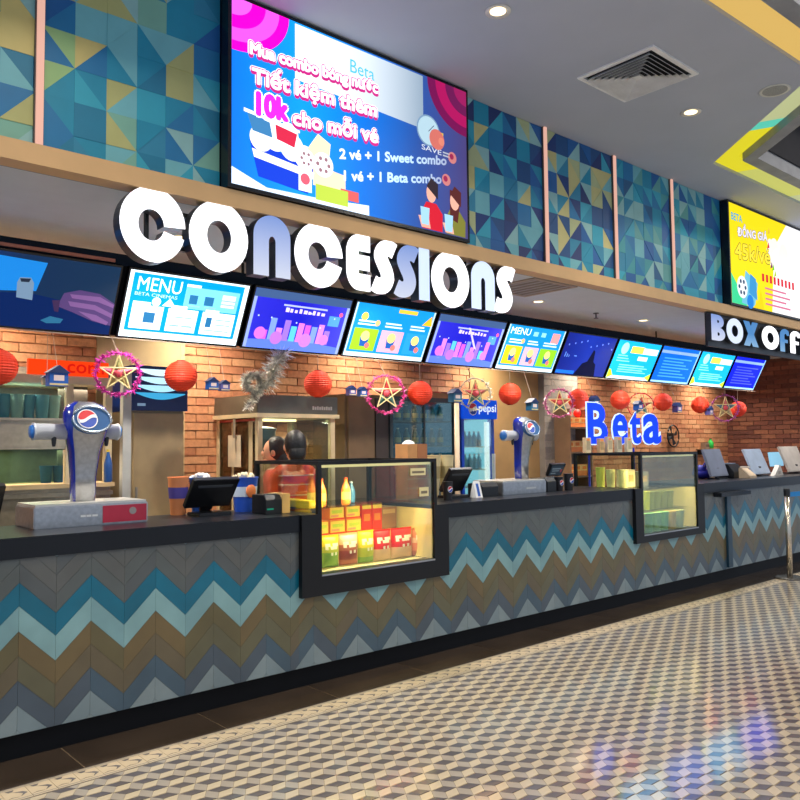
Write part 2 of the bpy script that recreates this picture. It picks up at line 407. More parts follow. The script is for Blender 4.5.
MB().tube([(8.2, 2.84, 5.4), (8.2, 2.84, 5.6)], .006, 6).tube([(8.9, 2.84, 5.4), (8.9, 2.84, 5.6)], .006, 6).build('hanger', dk, rd)

# ---- bulkhead above the counter: mural wall, beam, inner ceiling
struct(box('wall_bulkhead', -3, 14, YM+.02, YM+.10, 2.97, CEIL, M('bulkhead_teal', (40, 96, 122), .6)))
struct(box('trim_1', -3, 14, YB, 4.02, 2.955, 3.055, m_beam))
struct(box('ceiling_inner', -3, 14, 4.02, YW+.2, INC, INC+.15, M('inner_ceiling_paint', (200, 206, 214), .8, var=.03)))
tri_pal = [(20, 138, 172), (44, 160, 188), (14, 92, 160), (110, 180, 192), (140, 188, 190), (22, 116, 170), (40, 132, 168)]
tri_l = tri_pal+[(120, 176, 160), (20, 120, 156), (176, 178, 118)]
tri_r = tri_pal+[(20, 56, 120), (30, 50, 108), (176, 186, 140), (196, 190, 130), (20, 76, 132)]
tri_r2 = tri_pal+[(28, 90, 138), (60, 150, 160), (90, 160, 160)]
def tri_mat(c): return M('mural_%d_%d_%d' % c, c, .5, var=.06)
xs = [-1.82, -.82, .18, 1.18, 2.17, 3.14, 4.11, 5.11, 6.11, 7.10, 8.13]
for i in range(len(xs)-1):
    X0, X1 = xs[i], xs[i+1]
    if i in (4, 5): continue
    pal = tri_l if i <= 3 else (tri_r if i <= 7 else tri_r2)
    w_ = struct(box('wall_mural', X0+.01, X1-.01, YM+.002, YM+.02, 3.05, CEIL-.002, tri_mat(pal[0])))
    nc = 6; cw = (X1-X0-.02)/nc; ch = .173
    for c in range(nc):
        for r in range(7):
            xa, xb = X0+.01+c*cw, X0+.01+(c+1)*cw; za, zb = 3.05+r*ch-.06, 3.05+(r+1)*ch-.06
            if (i == 3 and c <= 1 and r > 1) or (i == 2 and c > 2 and r > 2): p2 = pal[:6]+[(176, 178, 118), (150, 190, 130), (206, 190, 120)]*2
            else: p2 = pal
            if random.random() < .12: tris = [[(xa, za), (xb, za), (xb, zb), (xa, zb)]]
            elif (c+r) % 2 == (0 if random.random() < .85 else 1): tris = [[(xa, za), (xb, za), (xb, zb)], [(xa, za), (xb, zb), (xa, zb)]]
            else: tris = [[(xa, za), (xb, za), (xa, zb)], [(xb, za), (xb, zb), (xa, zb)]]
            for t in tris:
                q = clip(t, X0+.01, X1-.01, 3.052, CEIL-.003)
                if len(q) < 3 or area2(q) < 2e-4: continue
                MB().prism(q, 'y', YM+.002-random.uniform(.002, .006), YM+.002).build('mural_triangle', tri_mat(random.choice(p2)), w_)
for x, lb_ in ((.18, 'slim pinkish light strip at the outer end of the mural'), (1.18, 'slim vertical pinkish light strip beside the yellowish mural panel'), (5.11, 'slim vertical pinkish light strip after the navy mural panel beside the blue screen'), (6.11, 'slim vertical pinkish light strip between navy mural and plain teal mural'), (7.10, 'slim vertical pinkish light strip nearest the yellow screen')):
    t = thing('light_strip', lb_, 'light strip', (x, YM-.02, 3.055), 'light strips on the mural')
    MB().box(x-.022, x+.022, YM-.02, YM+.0, 3.056, CEIL-.001).build('channel', M('strip_channel', (90, 80, 78), .5), t)
    MB().box(x-.017, x+.017, YM-.032, YM-.02, 3.06, CEIL-.004).build('diffuser', E((232, 178, 160), .9), t)

# ================================================================== COUNTER
HW, PX0, DROP = .18575, 1.262, .18
ROWS = [-.09, .035, .16, .285, .41, .535, .66, .79, .91, 1.01, 1.11, 1.205, 1.33]
def ct(n, c): return M('chevron_'+n, c, .3, var=.12, scale=5, coat=.15)
CH = [[ct('pale', (122, 138, 144)), ct('pale_b', (114, 132, 140))]]*3+[[ct('slate', (61, 84, 101)), ct('slate_b', (67, 81, 95))],
      [ct('olive', (91, 89, 67)), ct('olive_b', (93, 84, 64))], [ct('brown', (103, 88, 57)), ct('brown_b', (93, 86, 58))],
      [ct('aqua', (122, 162, 168)), ct('aqua_b', (114, 154, 162))], [ct('teal', (0, 98, 126)), ct('teal_b', (0, 92, 118))],
      [ct('grey', (81, 88, 89)), ct('grey_b', (77, 83, 86))], [ct('grey_c', (86, 89, 89)), ct('grey', (81, 88, 89))], [ct('grey_b', (77, 83, 86)), ct('grey_c', (86, 89, 89))], [ct('pale', (122, 138, 144))]]
m_board = M('counter_board', (84, 88, 90), .6)
C1, C2, ZC = (3.0, 4.37), (7.0, 8.385), .60
def counter(name, label, regions, tops, kick, body, loc):
    t = thing(name, label, 'counter', loc)
    pieces = []
    for (x0, x1, z0, z1) in regions:
        k0 = int(math.floor((x0-PX0)/HW))-1; k1 = int(math.ceil((x1-PX0)/HW))+1
        for k in range(k0, k1):
            xl, xr = PX0+k*HW, PX0+(k+1)*HW
            dl, dr = (0, -DROP) if k % 2 == 0 else (-DROP, 0)
            g = .0006
            for r in range(len(ROWS)-1):
                lo, hi = ROWS[r]+g*1.6, ROWS[r+1]-g*1.6
                q = clip([(xl+g, lo+dl), (xr-g, lo+dr), (xr-g, hi+dr), (xl+g, hi+dl)], x0, x1, z0, z1)
                if len(q) >= 3 and area2(q) > 1e-5: pieces.append((q, random.choice(CH[r])))
    pieces.sort(key=lambda a: -seen_area([(p[0], YP, p[1]) for p in a[0]]))
    for q, m in pieces[:300]: MB().prism(q, 'y', YP-random.uniform(0, .0004), YP+.006).build('chevron_tile', m, t)
    if len(pieces) > 300:
        ms = list({m.name: m for q, m in pieces[300:]}.values()); mb = MB()
        for q, m in pieces[300:]: mb.prism(q, 'y', YP, YP+.006, ms.index(m))
        tag(mb.build('chevron_tiles_rest', ms, t), kind='stuff')
    mb = MB()
    for b in body: mb.box(*b)
    mb.build('body', m_board, t)
    for (x0, x1) in tops: MB().box(x0, x1, YS, 5.15, 1.035, TOP).build('countertop', m_black, t, bevel=.004)
    box('kick_plate', kick[0], kick[1], 4.475, 4.495, 0, .14, M('kick_black', (12, 14, 19), .5, spec=.2), t)
    return t
yb0, yb1 = YP+.006, 5.13
cc = counter('concession_counter', 'long concession counter clad in zigzag chevron tiles with black top', [(-2, C1[0], .14, 1.035), (*C1, .14, ZC), (C1[1], C2[0], .14, 1.035), (*C2, .14, ZC)],
             [(-2, C1[0]), (C1[1], C2[0])], (-2, 8.385),
             [(-2, C1[0], yb0, yb1, .14, 1.035), (C1[0], C1[1], yb0, yb1, .14, ZC), (C1[1], C2[0], yb0, yb1, .14, 1.035), (C2[0], C2[1], yb0, yb1, .14, ZC), (-2, 8.385, 4.5, yb1, 0, .14)], (3, 4.75, 0))
tc_ = counter('ticket_counter', 'chevron tiled ticket counter with monitors under the second sign', [(8.385, 13.4, .14, 1.035)], [(8.385, 13.4)], (8.385, 13.4),
              [(8.385, 13.4, yb0, yb1, .14, 1.035), (8.385, 13.4, 4.5, yb1, 0, .14)], (11, 4.75, 0))
box('ledge', 8.62, 9.35, YS-.10, YS-.002, .985, 1.03, m_black, tc_, bevel=.004)  # dark bar standing out from the counter front
box('front_column', 8.93, 9.03, YP-.03, YP-.003, .16, .985, M('column_blue', (28, 62, 84), .3), tc_)  # dark blue column on the counter front below the bar

# ================================================================== DISPLAY CASES
m_frame = M('case_black', (13, 15, 20), .4, spec=.35)
m_glass = GLASS()
def display_case(X0, X1, label, tint, gl, zg, lightcol, power):
    t = thing('display_case', label, 'display case', ((X0+X1)/2, 4.8, ZC))
    y0, y1 = YS-.02, 5.2; g0, g1 = gl; zt = 1.475
    # black surround of the lower front
    MB().box(X0, g0, y0, YP+.05, ZC, TOP).box(g1, X1, y0, YP+.05, ZC, TOP).box(g0, g1, y0, YP+.05, ZC, zg).build('surround', m_frame, t)
    MB().box(X0, X1, YP+.05, y1, ZC, ZC+.03).build('base', m_frame, t)
    MB().box(g0-.0, g1, YP+.05, y1-.02, ZC+.03, zg-.005).build('deck', M('case_deck', (190, 180, 150), .4), t)
    MB().box(X0, X0+.02, YP+.05, y1, ZC+.03, TOP).box(X1-.02, X1, YP+.05, y1, ZC+.03, TOP).build('side_panel', m_frame, t)
    MB().box(g0+.001, g0+.006, y0+.02, y1-.02, zg, TOP-.03).build('inner_lining', M('case_lining_%d' % tint[2], (222, 196, 140), .4), t); MB().box(g1-.006, g1-.001, y0+.02, y1-.02, zg, TOP-.03).build('inner_lining', M('case_lining_%d' % tint[2], (222, 196, 140), .4), t)
    MB().box(g0, g1, y1-.02, y1, ZC+.03, TOP-.05).build('back_panel', M('case_back', tint, .4), t)
    for (xa, xb) in ((X0+.02, g0-.0), (g1, X1-.02)):
        MB().box(xa, xb, YP+.05, y1, TOP-.03, TOP).build('side_top', m_frame, t)
    for (x, y) in ((g0, y0), (g1, y0), (g0, y1), (g1, y1)):
        s = -1 if x == g0 else 1
        MB().box(min(x, x+s*.03), max(x, x+s*.03), min(y, y+.03) if y == y0 else y-.03, y+.03 if y == y0 else y, TOP, zt+.0).build('post', m_frame, t)
    MB().box(g0-.03, g1+.03, y0, y0+.03, zt, zt+.025).box(g0-.03, g1+.03, y1-.03, y1, zt, zt+.025).box(g0-.03, g0, y0+.03, y1-.03, zt, zt+.025).box(g1, g1+.03, y0+.03, y1-.03, zt, zt+.025).build('top_rim', m_frame, t)
    MB().box(g0, g1, y0+.01, y0+.016, zg, zt).build('front_glass', m_glass, t)
    MB().box(g0-.018, g0-.012, y0+.03, y1-.03, TOP, zt).build('side_glass', m_glass, t)
    MB().box(g1+.012, g1+.018, y0+.03, y1-.03, TOP, zt).build('side_glass', m_glass, t)
    MB().box(g0, g1, y0+.03, y1-.03, zt+.008, zt+.014).build('top_glass', m_glass, t)
    MB().box(g0+.01, g1-.01, y0+.032, y0+.05, zt-.02, zt-.002).build('light_tube', E(lightcol, 1.0), t)
    MB().box(g0, g1, y0-.004, y0, zg-.012, zg).build('sill', M('steel', (180, 180, 182), .3, metal=1), t)
    l = area_light('case_lamp', Vector(((g0+g1)/2, y0+.07, zt-.03))-ORG[t], power, g1-g0-.1, lin(lightcol), (math.radians(18), 0, 0), .05, math.radians(130)); l.parent = t
    return t
case1 = display_case(*C1, 'lit glass display case full of snack bags and orange cartons', (206, 186, 120), (3.16, 4.215), .74, (255, 222, 160), 17)
case2 = display_case(*C2, 'lit glass display case with rows of pastel and yellow cups', (214, 190, 126), (7.14, 8.23), .68, (255, 228, 165), 17)
def case_shelf(t, g, z, y0, y1):
    MB().box(g[0]+.004, g[1]-.004, y0, y1, z-.006, z).build('glass_shelf', GLASS('shelf_glass', (236, 240, 230), .6), t)
case_shelf(case1, (3.16, 4.215), 1.17, 4.55, 5.17); case_shelf(case2, (7.14, 8.23), 1.12, 4.5, 5.17); case_shelf(case2, (7.14, 8.23), .90, 4.5, 5.17)
MB().box(3.18, 4.19, 4.78, 5.17, .737, .945).build('riser', M('riser_wood', (200, 170, 100), .5), case1)

# ================================================================== LETTER SIGNS
def stroke(path, hw, n=6):
    """outline of a thick open path (Catmull-Rom through the points)"""
    pts = []; Q = [path[0]]+list(path)+[path[-1]]
    for i in range(1, len(Q)-2):
        p0, p1, p2, p3 = [Vector(q) for q in Q[i-1:i+3]]
        for k in range(n):
            s = k/n; pts.append(.5*((2*p1)+(p2-p0)*s+(2*p0-5*p1+4*p2-p3)*s*s+(3*p1-p0-3*p2+p3)*s**3))
    pts.append(Vector(path[-1])); Lf, Rf = [], []
    for i, p in enumerate(pts):
        d = pts[min(i+1, len(pts)-1)]-pts[max(i-1, 0)]; d.normalize(); nn = Vector((-d.y, d.x))
        Lf.append(tuple(p+nn*hw)); Rf.append(tuple(p-nn*hw))
    return Lf, Rf
def letter_geo(ch, x0, x1, z0, z1):
    W, Hh = x1-x0, z1-z0
    T = lambda pts: [(x0+p[0]*W, z0+p[1]*Hh) for p in pts]
    out = []
    if ch == 'C':
        o = ell(.5, .5, .5, .5, 40, math.radians(2), math.radians(344)); i = ell(.47, .49, .20, .21, 40, math.radians(2), math.radians(344))
        out.append(('strip', T(o), T(i)))
    elif ch == 'O':
        out.append(('ring', T(ell(.5, .5, .5, .5, 36)), T(ell(.5, .5, .21, .23, 36))))
    elif ch == 'n':
        o = [(0, 0)]+ell(.5, .66, .5, .34, 20, PI, 0)+[(1, 0)]; i = [(.40, 0)]+ell(.5, .56, .10, .10, 20, PI, 0)+[(.60, 0)]
        out.append(('strip', T(o), T(i)))
    elif ch == 'E':
        out.append(('poly', T([(1, 0), (1, .30), (.5, .30), (.5, .37), (.98, .37), (.98, .64), (.5, .64), (.5, .71), (1, .71), (1, 1)]+ell(.5, .66, .5, .34, 9, PI/2, PI)+ell(.5, .34, .5, .34, 9, PI, 1.5*PI))))
    elif ch == 'S':
        a, b = stroke([(1.02, .80), (.80, .87), (.42, .86), (.26, .71), (.40, .56), (.62, .42), (.72, .28), (.54, .13), (.2, .12), (-.02, .17)], 0)
        L, R = stroke([(x*W, z*Hh) for x, z in [(1.0, .82), (.80, .86), (.50, .83), (.34, .70), (.46, .56), (.60, .44), (.66, .30), (.50, .17), (.2, .14), (.0, .18)]], min(W*.30, Hh*.15))
        sh = lambda q: [(x0+p[0], z0+p[1]) for p in q]
        out.append(('strip', sh(L), sh(R)))
    elif ch == 'I': out.append(('poly', T([(.06, 0), (.94, 0), (.94, 1), (.06, 1)])))
    elif ch == 'X':
        out += [('poly', T([(0, 0), (.38, 0), (1, 1), (.62, 1)])), ('poly', T([(.62, 0), (1, 0), (.38, 1), (0, 1)]))]
    elif ch == 'B':
        o1 = [(0, .5)]+ell(.5, .75, .42, .25, 14, -PI/2, PI/2)+[(0, 1)]; i1 = [(.42, .70)]+ell(.5, .75, .1, .06, 14, -PI/2, PI/2)+[(.42, .80)]
        o2 = [(0, 0)]+ell(.5, .26, .5, .26, 14, -PI/2, PI/2)+[(0, .5)]; i2 = [(.42, .2)]+ell(.5, .26, .12, .07, 14, -PI/2, PI/2)+[(.42, .32)]
        out += [('ring', T(o1), T(i1)), ('ring', T(o2), T(i2))]
    elif ch == 'F':
        o = [(0, 0)]+ell(.55, .70, .55, .30, 14, PI, PI*.25)+[(.98, .74)]; i = [(.46, 0)]+ell(.6, .70, .16, .1, 14, PI, PI*.25)+[(.80, .72)]
        out += [('strip', T(o), T(i)), ('poly', T([(.2, .40), (.8, .40), (.8, .54), (.2, .54)]))]
    return out
def add_geo(mb, geo, a, b, m=0):
    for g in geo:
        if g[0] == 'poly': mb.prism(g[1], 'y', a, b, m)
        elif g[0] == 'ring': mb.ring(g[1], g[2], 'y', a, b, m)
        else:
            n = len(g[1])
            for i in range(n-1): mb.add([(p[0], a, p[1]) for p in (g[1][i], g[1][i+1], g[2][i+1], g[2][i])]+[(p[0], b, p[1]) for p in (g[1][i], g[1][i+1], g[2][i+1], g[2][i])],
                                        [(0, 1, 2, 3), (7, 6, 5, 4), (0, 4, 5, 1), (2, 6, 7, 3)]+([(3, 7, 4, 0)] if i == 0 else [])+([(1, 5, 6, 2)] if i == n-2 else []), m)
    return mb
m_can = M('letter_can', (60, 66, 78), .3, metal=.5)
lit, dim, blu = E((250, 250, 255), 1.6), EG('dim_letter', [(0, (226, 234, 255)), (.4, (196, 210, 250)), (1, (134, 164, 232))], 2, .9), EG('blue_letter', [(0, (150, 200, 244)), (.5, (96, 160, 226)), (1, (80, 150, 220))], 2, .8)
def sign(name, label, items, zr, Yf, depth, rails, loc):
    t = thing(name, label, 'letter sign', loc)
    for (ch, a, b, mat) in items:
        zlo, zhi = (zr[0]-.022, zr[1]+.018) if ch in 'CO' and zr[1]-zr[0] > .34 else zr
        xa, xb = P(a, 300, Y=Yf).x, P(b, 300, Y=Yf).x
        g = letter_geo(ch, xa, xb, zlo, zhi)
        o = add_geo(MB(), g, Yf+.006, Yf+depth).build('letter', m_can, t)
        add_geo(MB(), g, Yf, Yf+.006).build('lit_face', mat, o)
    for (xa, xb, z) in rails: box('mounting_rail', xa, xb, Yf+depth, Yf+depth+.03, z, z+.025, m_frame, t)
    return t
YL = 3.91
s1 = sign('concessions_sign', 'large white illuminated letters spelling concessions under the tan beam',
     [('C', 119, 185, lit), ('O', 189, 248, lit), ('n', 254, 290.5, dim), ('C', 295, 343, lit), ('E', 347, 370.5, lit), ('S', 374, 395, lit), ('S', 397, 417, dim), ('I', 419, 430.5, E((200, 218, 250), 1.1)), ('O', 432, 469.5, lit), ('n', 472, 495, E((206, 222, 250), 1.1)), ('S', 496, 514, lit)],
     (2.595, 2.955), YL, .09, [(1.62, 4.6, 2.68), (1.62, 4.6, 2.87)], (3.1, YL, 2.57))
mb = MB()
for x in (1.75, 2.3, 2.75, 3.25, 3.7, 4.2, 4.5): mb.box(x-.01, x+.01, YL+.09, YL+.11, 2.68, 2.956)
mb.build('hanger', m_frame, s1)
s2 = sign('box_office_sign', 'white and blue illuminated letters spelling box office on dark board', [('B', 711, 724, dim), ('O', 726, 742, E((214, 226, 250), 1.0)), ('X', 743, 757, blu), ('O', 761, 777.5, lit), ('F', 779, 788, blu), ('F', 789, 799, lit), ('I', 800.5, 804.5, dim), ('C', 806, 817, lit), ('E', 818.5, 826, lit)],
     (2.655, 2.925), YL, .06, [], (9, YL, 2.6))
box('board', 7.78, 11.3, YL+.06, YL+.09, 2.60, 2.956, M('sign_board', (34, 38, 46), .4), s2)

# ================================================================== SCREENS
SCR[0] = 1.6
m_bez = M('bezel_black', (12, 16, 26), .25)
TY0, TZ0, TY1, TZ1 = 5.40, 2.375, 5.172, 2.83
def tilt_screen(X0, X1, name, label, cat='menu screen', group=None, z_top=TZ1, y_top=TY1, bg=None, border=None):
    t = thing(name, label, cat, ((X0+X1)/2, TY0, TZ0), group)
    tl, tr, br, bl = [Vector(p) for p in ((X0, y_top, z_top), (X1, y_top, z_top), (X1, TY0, TZ0), (X0, TY0, TZ0))]
    MB().slab((tl, tr, br, bl), .045).build('bezel', m_bez, t)
    u = (tr-tl).normalized()*.012; v = (tl-bl).normalized()*.014; n = (tr-tl).cross(tl-bl).normalized()*.001
    q = (tl+u-v+n, tr-u-v+n, br-u+v+n, bl+u+v+n)
    p = Pic(*q, t)
    p.rect('picture', 0, 0, 1, 1, bg or E((20, 140, 220)), 0)
    return t, p
MX = [2.145+.981*k for k in range(10)]
white = E((240, 248, 255), 1.15)
def menu(i, label, bg): return tilt_screen(MX[i], MX[i]+.945, 'menu_screen', label, group='tilted menu screens above the counter', bg=bg)
# 1 white and cyan menu
t, p = menu(0, 'bright cyan menu screen with white cards directly below the big letter o', E((232, 246, 255), 1.2))
p.rect('panel', .03, .10, .96, .97, E((0, 150, 214)), .001); p.text('heading', 'MENU', .07, .72, .42, .92, white, .004, 0)
p.text('subheading', 'BETA CINEMAS', .06, .64, .40, .69, E((190, 226, 245)), .004); p.rect('combo_panel', .46, .52, .93, .86, E((120, 208, 240)), .002)
p.rects('cards', [(.06, .14, .31, .50), (.35, .14, .60, .50), (.64, .14, .93, .50)], white, .003)
p.rects('card_tabs', [(.06, .48, .2, .55), (.37, .48, .5, .55), (.66, .48, .78, .54), (.46, .86, .58, .90)], white, .0032)
p.rects('drinks', [(.50, .60, .57, .74), (.63, .60, .71, .74), (.16, .24, .25, .40), (.68, .26, .73, .42)], E((40, 110, 160)), .004)
p.rects('prices', [(.66, .20, .9, .22), (.76, .30, .9, .32), (.76, .38, .9, .40), (.38, .22, .46, .25), (.48, .22, .57, .25), (.40, .36, .56, .38), (.76, .26, .9, .27), (.5, .56, .6, .58), (.64, .56, .74, .58), (.78, .70, .92, .72), (.78, .64, .92, .66)], E((150, 190, 210), .9), .004)
p.poly('triangle_mark', [(.29, .52), (.40, .52), (.345, .64)], white, .004); p.disc('round_mark', .24, .57, .035, white, .004)
p.rect('snack_box', .78, .60, .9, .80, E((226, 236, 240)), .0035)
# 2 and 4 promo pictures
def promo(i, label, shift):
    t, p = menu(i, label, EG('promo_bg', [(0, (40, 40, 200)), (.5, (20, 20, 190)), (1, (60, 60, 210))], 0, 1.0))
    p.rect('top_bar', 0, .86, 1, 1, E((70, 100, 150), .7), .001); p.rect('side_bar', 0, .0, .03, .86, E((150, 170, 220), .9), .0012); p.rect('side_bar', .97, 0, 1, .86, E((150, 170, 220), .9), .0012)
    p.poly('ground', [(.03, 0), (.97, 0), (.97, .12), (.5, .2), (.03, .14)], E((90, 120, 226)), .002)
    p.rects('headline', [(.33+.047*k, .66, .33+.047*k+(.028 if k%4 else .038), .735-.012*(k%3)) for k in range(9)], E((220, 200, 250)), .003); p.rect('headline_bar', .30, .76, .76, .79, E((170, 180, 250)), .003)
    cols = [(200, 90, 210), (120, 150, 240), (210, 130, 220), (150, 110, 230), (90, 190, 220), (230, 120, 200)]
    for k in range(10):
        u = .14+.072*k; h = .14+.22*abs(math.sin(k*1.7+shift))
        p.rect('building', u, .16, u+.06, .18+h, E(cols[(k+shift) % 6]), .003+.0001*k)
    p.disc('cloud', .13, .26, .055, E((206, 110, 214)), .004); p.disc('cloud', .80, .24, .05, E((200, 120, 220)), .004); p.disc('cloud', .3, .2, .06, E((180, 110, 224)), .0045); p.disc('cloud', .6, .2, .065, E((190, 120, 226)), .0045)
    for k in range(7): p.disc('star', .08+.13*k, .55+.22*((k*37) % 5)/5-.1*(k % 2), .008, E((190, 210, 255)), .004, 8)
    p.rect('badge', .80, .50, .92, .68, E((80, 150, 226)), .003); p.disc('badge_dot', .92, .72, .02, E((250, 90, 140)), .004)
    return p
promo(1, 'deep blue promotional screen with purple castle picture under letters n c', 0)
p = promo(3, 'deep blue promotional screen with purple skyline and shooting star streak', 2)
p.poly('shooting_star', [(.45, .8), (.48, .8), (.66, .36), (.62, .38)], E((200, 190, 240)), .005)
# 3 and 5 menus with coloured cards
def cards(i, label, cols, head, us):
    t, p = menu(i, label, E((18, 140, 214)))
    p.rect('foot_bar', 0, 0, 1, .08, E((214, 236, 246)), .001); p.rect('edge', 0, 0, .02, 1, E((190, 220, 235)), .001); p.rect('edge', .98, 0, 1, 1, E((190, 220, 235)), .001)
    for (u0, u1), c in zip(us, cols):
        p.rect('card', u0, .12, u1, .54, E(c), .002); uc = (u0+u1)/2
        p.poly('cup', [(uc-.04, .2), (uc+.04, .2), (uc+.055, .38), (uc-.055, .38)], E((30, 90, 170)), .003); p.disc('popcorn', uc, .40, .05, E((250, 220, 130)), .0032); p.disc('snack', uc+.05, .22, .03, E((236, 120, 110)), .0034)
        p.rects('price_lines', [(u0+.02, .60, u1-.04, .63), (u0+.02, .66, u1-.06, .69)], E((214, 236, 246)), .003)
    if head: p.text('heading', 'MENU', .05, .80, .38, .95, white, .003, 0); p.rects('small_items', [(.44, .80, .52, .90), (.58, .80, .66, .90)], E((140, 210, 240)), .003); p.rect('pink_pack', .78, .68, .92, .92, E((240, 150, 150)), .003)
    else: p.rect('yellow_badge', .52, .90, .76, .97, E((250, 190, 60)), .003); p.poly('orange_mark', [(.86, .72), (.99, .72), (.96, .92)], E((250, 180, 40)), .003); p.disc('sun', .13, .76, .04, E((250, 220, 90)), .003)
    p.disc('spark', .30, .66, .03, E((250, 180, 120)), .0035)
cards(2, 'blue menu screen with green pink and orange snack cards', [(150, 206, 40), (240, 170, 190), (40, 150, 220)], False, [(.05, .34), (.38, .66), (.70, .96)])
cards(4, 'blue screen headed menu with yellow pink and green cards', [(246, 200, 30), (236, 176, 190), (140, 206, 40)], True, [(.05, .33), (.37, .62), (.65, .96)])
# 6 dark night picture
t, p = menu(5, 'dark blue night picture screen with black tower silhouette', EG('night_bg', [(0, (10, 30, 130)), (.5, (20, 50, 170)), (1, (14, 40, 150))], 0, .9))
p.poly('silhouette', [(.36, 0), (.80, 0), (.74, .3), (.68, .36), (.64, .62), (.60, .66), (.55, .36), (.46, .3)], E((12, 18, 60), .6), .002); p.rect('foot_bar', .0, .02, .36, .10, E((30, 110, 220)), .002)
for k in range(9): p.disc('light_dot', .08+.11*k, .72+.18*((k*13) % 4)/4, .012, E((110, 140, 230)), .002, 8)
p.rects('caption', [(.06, .42, .08, .54), (.10, .42, .12, .5), (.14, .42, .155, .48), (.25, .45, .3, .48)], E((90, 130, 210)), .003)
# 7 and 9 cyan schedules, 8 and 10 blue lists
def sched(i, label):
    t, p = menu(i, label, E((20, 160, 226)))
    p.rect('foot_bar', 0, 0, 1, .08, E((214, 240, 246)), .001); p.poly('corner_mark', [(0, .0), (.12, .08), (.04, .24), (0, .24)], E((190, 220, 40)), .002); p.poly('corner_mark', [(1, .0), (.86, .08), (1, .2)], E((190, 220, 60)), .002)
    p.disc('logo_dot', .18, .80, .08, E((150, 226, 250)), .002); p.rect('title_bar', .33, .70, .62, .88, E((250, 206, 80)), .002); p.rect('title_bar', .62, .70, .97, .86, E((236, 244, 240)), .002); p.rect('time_box', .55, .52, .78, .63, E((206, 236, 248)), .002)
    p.rects('text_lines', [(.08, .46+.07*k, .08+.3-.04*(k % 3), .485+.07*k) for k in range(3)]+[(.18, .18+.06*k, .86-.09*(k % 2), .205+.06*k) for k in range(4)], E((130, 214, 244)), .002)
def lists(i, label, c):
    t, p = menu(i, label, E(c))
    p.rect('border', 0, 0, 1, .05, E((150, 200, 236)), .001); p.rect('border', .97, 0, 1, 1, E((120, 170, 230)), .001); p.rect('top_bar', 0, .82, 1, .9, E((120, 150, 230)), .001)
    p.rects('text_lines', [(.12, .16+.085*k, .86-.10*((k*7) % 3), .195+.085*k) for k in range(7)], E(tuple(min(255, v+50) for v in c)), .002)
SCR[0] = 2.0
sched(6, 'cyan ticket schedule screen beside the dark night picture screen'); lists(7, 'medium blue screen of text lines between two cyan schedules', (10, 90, 206))
sched(8, 'cyan ticket schedule screen below the box office letters'); lists(9, 'plain deep blue text screen at the end of the screen row', (16, 30, 200))
SCR[0] = 1.3
# wide video screen
t, p = tilt_screen(.15, 2.10, 'video_screen', 'wide dark video screen showing a hand beside a blue lamp', 'video screen', bg=EG('video_bg', [(0, (20, 100, 190)), (.55, (10, 50, 110)), (.7, (8, 44, 84)), (1, (14, 50, 84))], 0, .8))
def tuv(px, py):
    d = FW+RT*((px-400)/FPX)-UP*((py-400)/FPX); q = CAM+d*((p.o-CAM).dot(p.N)/d.dot(p.N))-p.o
    return (min(1, max(0, q.dot(p.U)/p.U.length_squared)), min(1, max(0, q.dot(p.V)/p.V.length_squared)))
def vp(name, pts, m, lift): return p.poly(name, [tuv(*q) for q in pts], m, lift)
SCR[0] = 1.1
vp('blue_glow', [(-150, 225), (48, 263), (36, 291), (-150, 286)], E((30, 140, 232), .9), .001)
vp('table', [(-150, 287), (30, 293), (60, 300), (112, 322), (110, 336), (-150, 330)], E((10, 40, 100), .8), .0015)
vp('glass', [(16, 297), (32, 300), (34, 283), (31, 277.5), (20, 277), (17, 282)], E((130, 160, 190), .8), .003); vp('glass_rim', [(20, 278), (31, 278.5), (29, 282), (21, 281.5)], E((40, 50, 70), .8), .0035)
vp('hand', [(57, 306), (64, 293), (80, 290), (100, 294), (116, 304), (113, 326), (92, 321), (72, 312)], E((96, 72, 128), .8), .003)
for q in ([(70, 294), (100, 297), (114, 305), (113, 308), (98, 302), (72, 298)], [(68, 301), (95, 305), (112, 314), (111, 318), (94, 310), (70, 306)], [(78, 311), (96, 315), (108, 322), (106, 325), (92, 320)]): vp('finger', q, E((140, 100, 160), .8), .0036)
vp('dish', [(40, 320), (50, 316), (63, 319), (60, 323), (46, 323)], E((50, 120, 160), .8), .003); vp('red_gleam', [(52, 300), (60, 300), (58, 312), (54, 311)], E((70, 50, 90), .8), .0032)
rail = MB().box(-.6, 12.1, 5.20, 5.28, 2.84, 2.915).build('screen_rail', M('rail_dark', (16, 30, 46), .8, spec=.2)); tag(rail, 'long dark rail carrying the row of tilted screens', 'rail')
MB().box(-.6, 2.05, 5.185, 5.20, 2.85, 2.872).build('copper_strip', M('rail_copper', (190, 120, 100), .4), rail)
for k in range(0, 13, 3): box('drop_rod', .1+.981*k, .115+.981*k, 5.23, 5.245, 2.915, INC, m_frame, rail)
mb = MB()
for x in [1.0]+[m+.47 for m in MX]: mb.slab(((x-.02, 5.245, 2.85), (x+.02, 5.245, 2.85), (x+.02, 5.37, 2.60), (x-.02, 5.37, 2.60)), .02)
mb.build('bracket', m_frame, rail)
MB().slab(((.1, TY1+.055, TZ1+.02), (12.0, TY1+.055, TZ1+.02), (12.0, TY0+.055, TZ0+.02), (.1, TY0+.055, TZ0+.02)), .012).build('backing_panel', M('backing_black', (10, 14, 22), .7, spec=.2), rail)

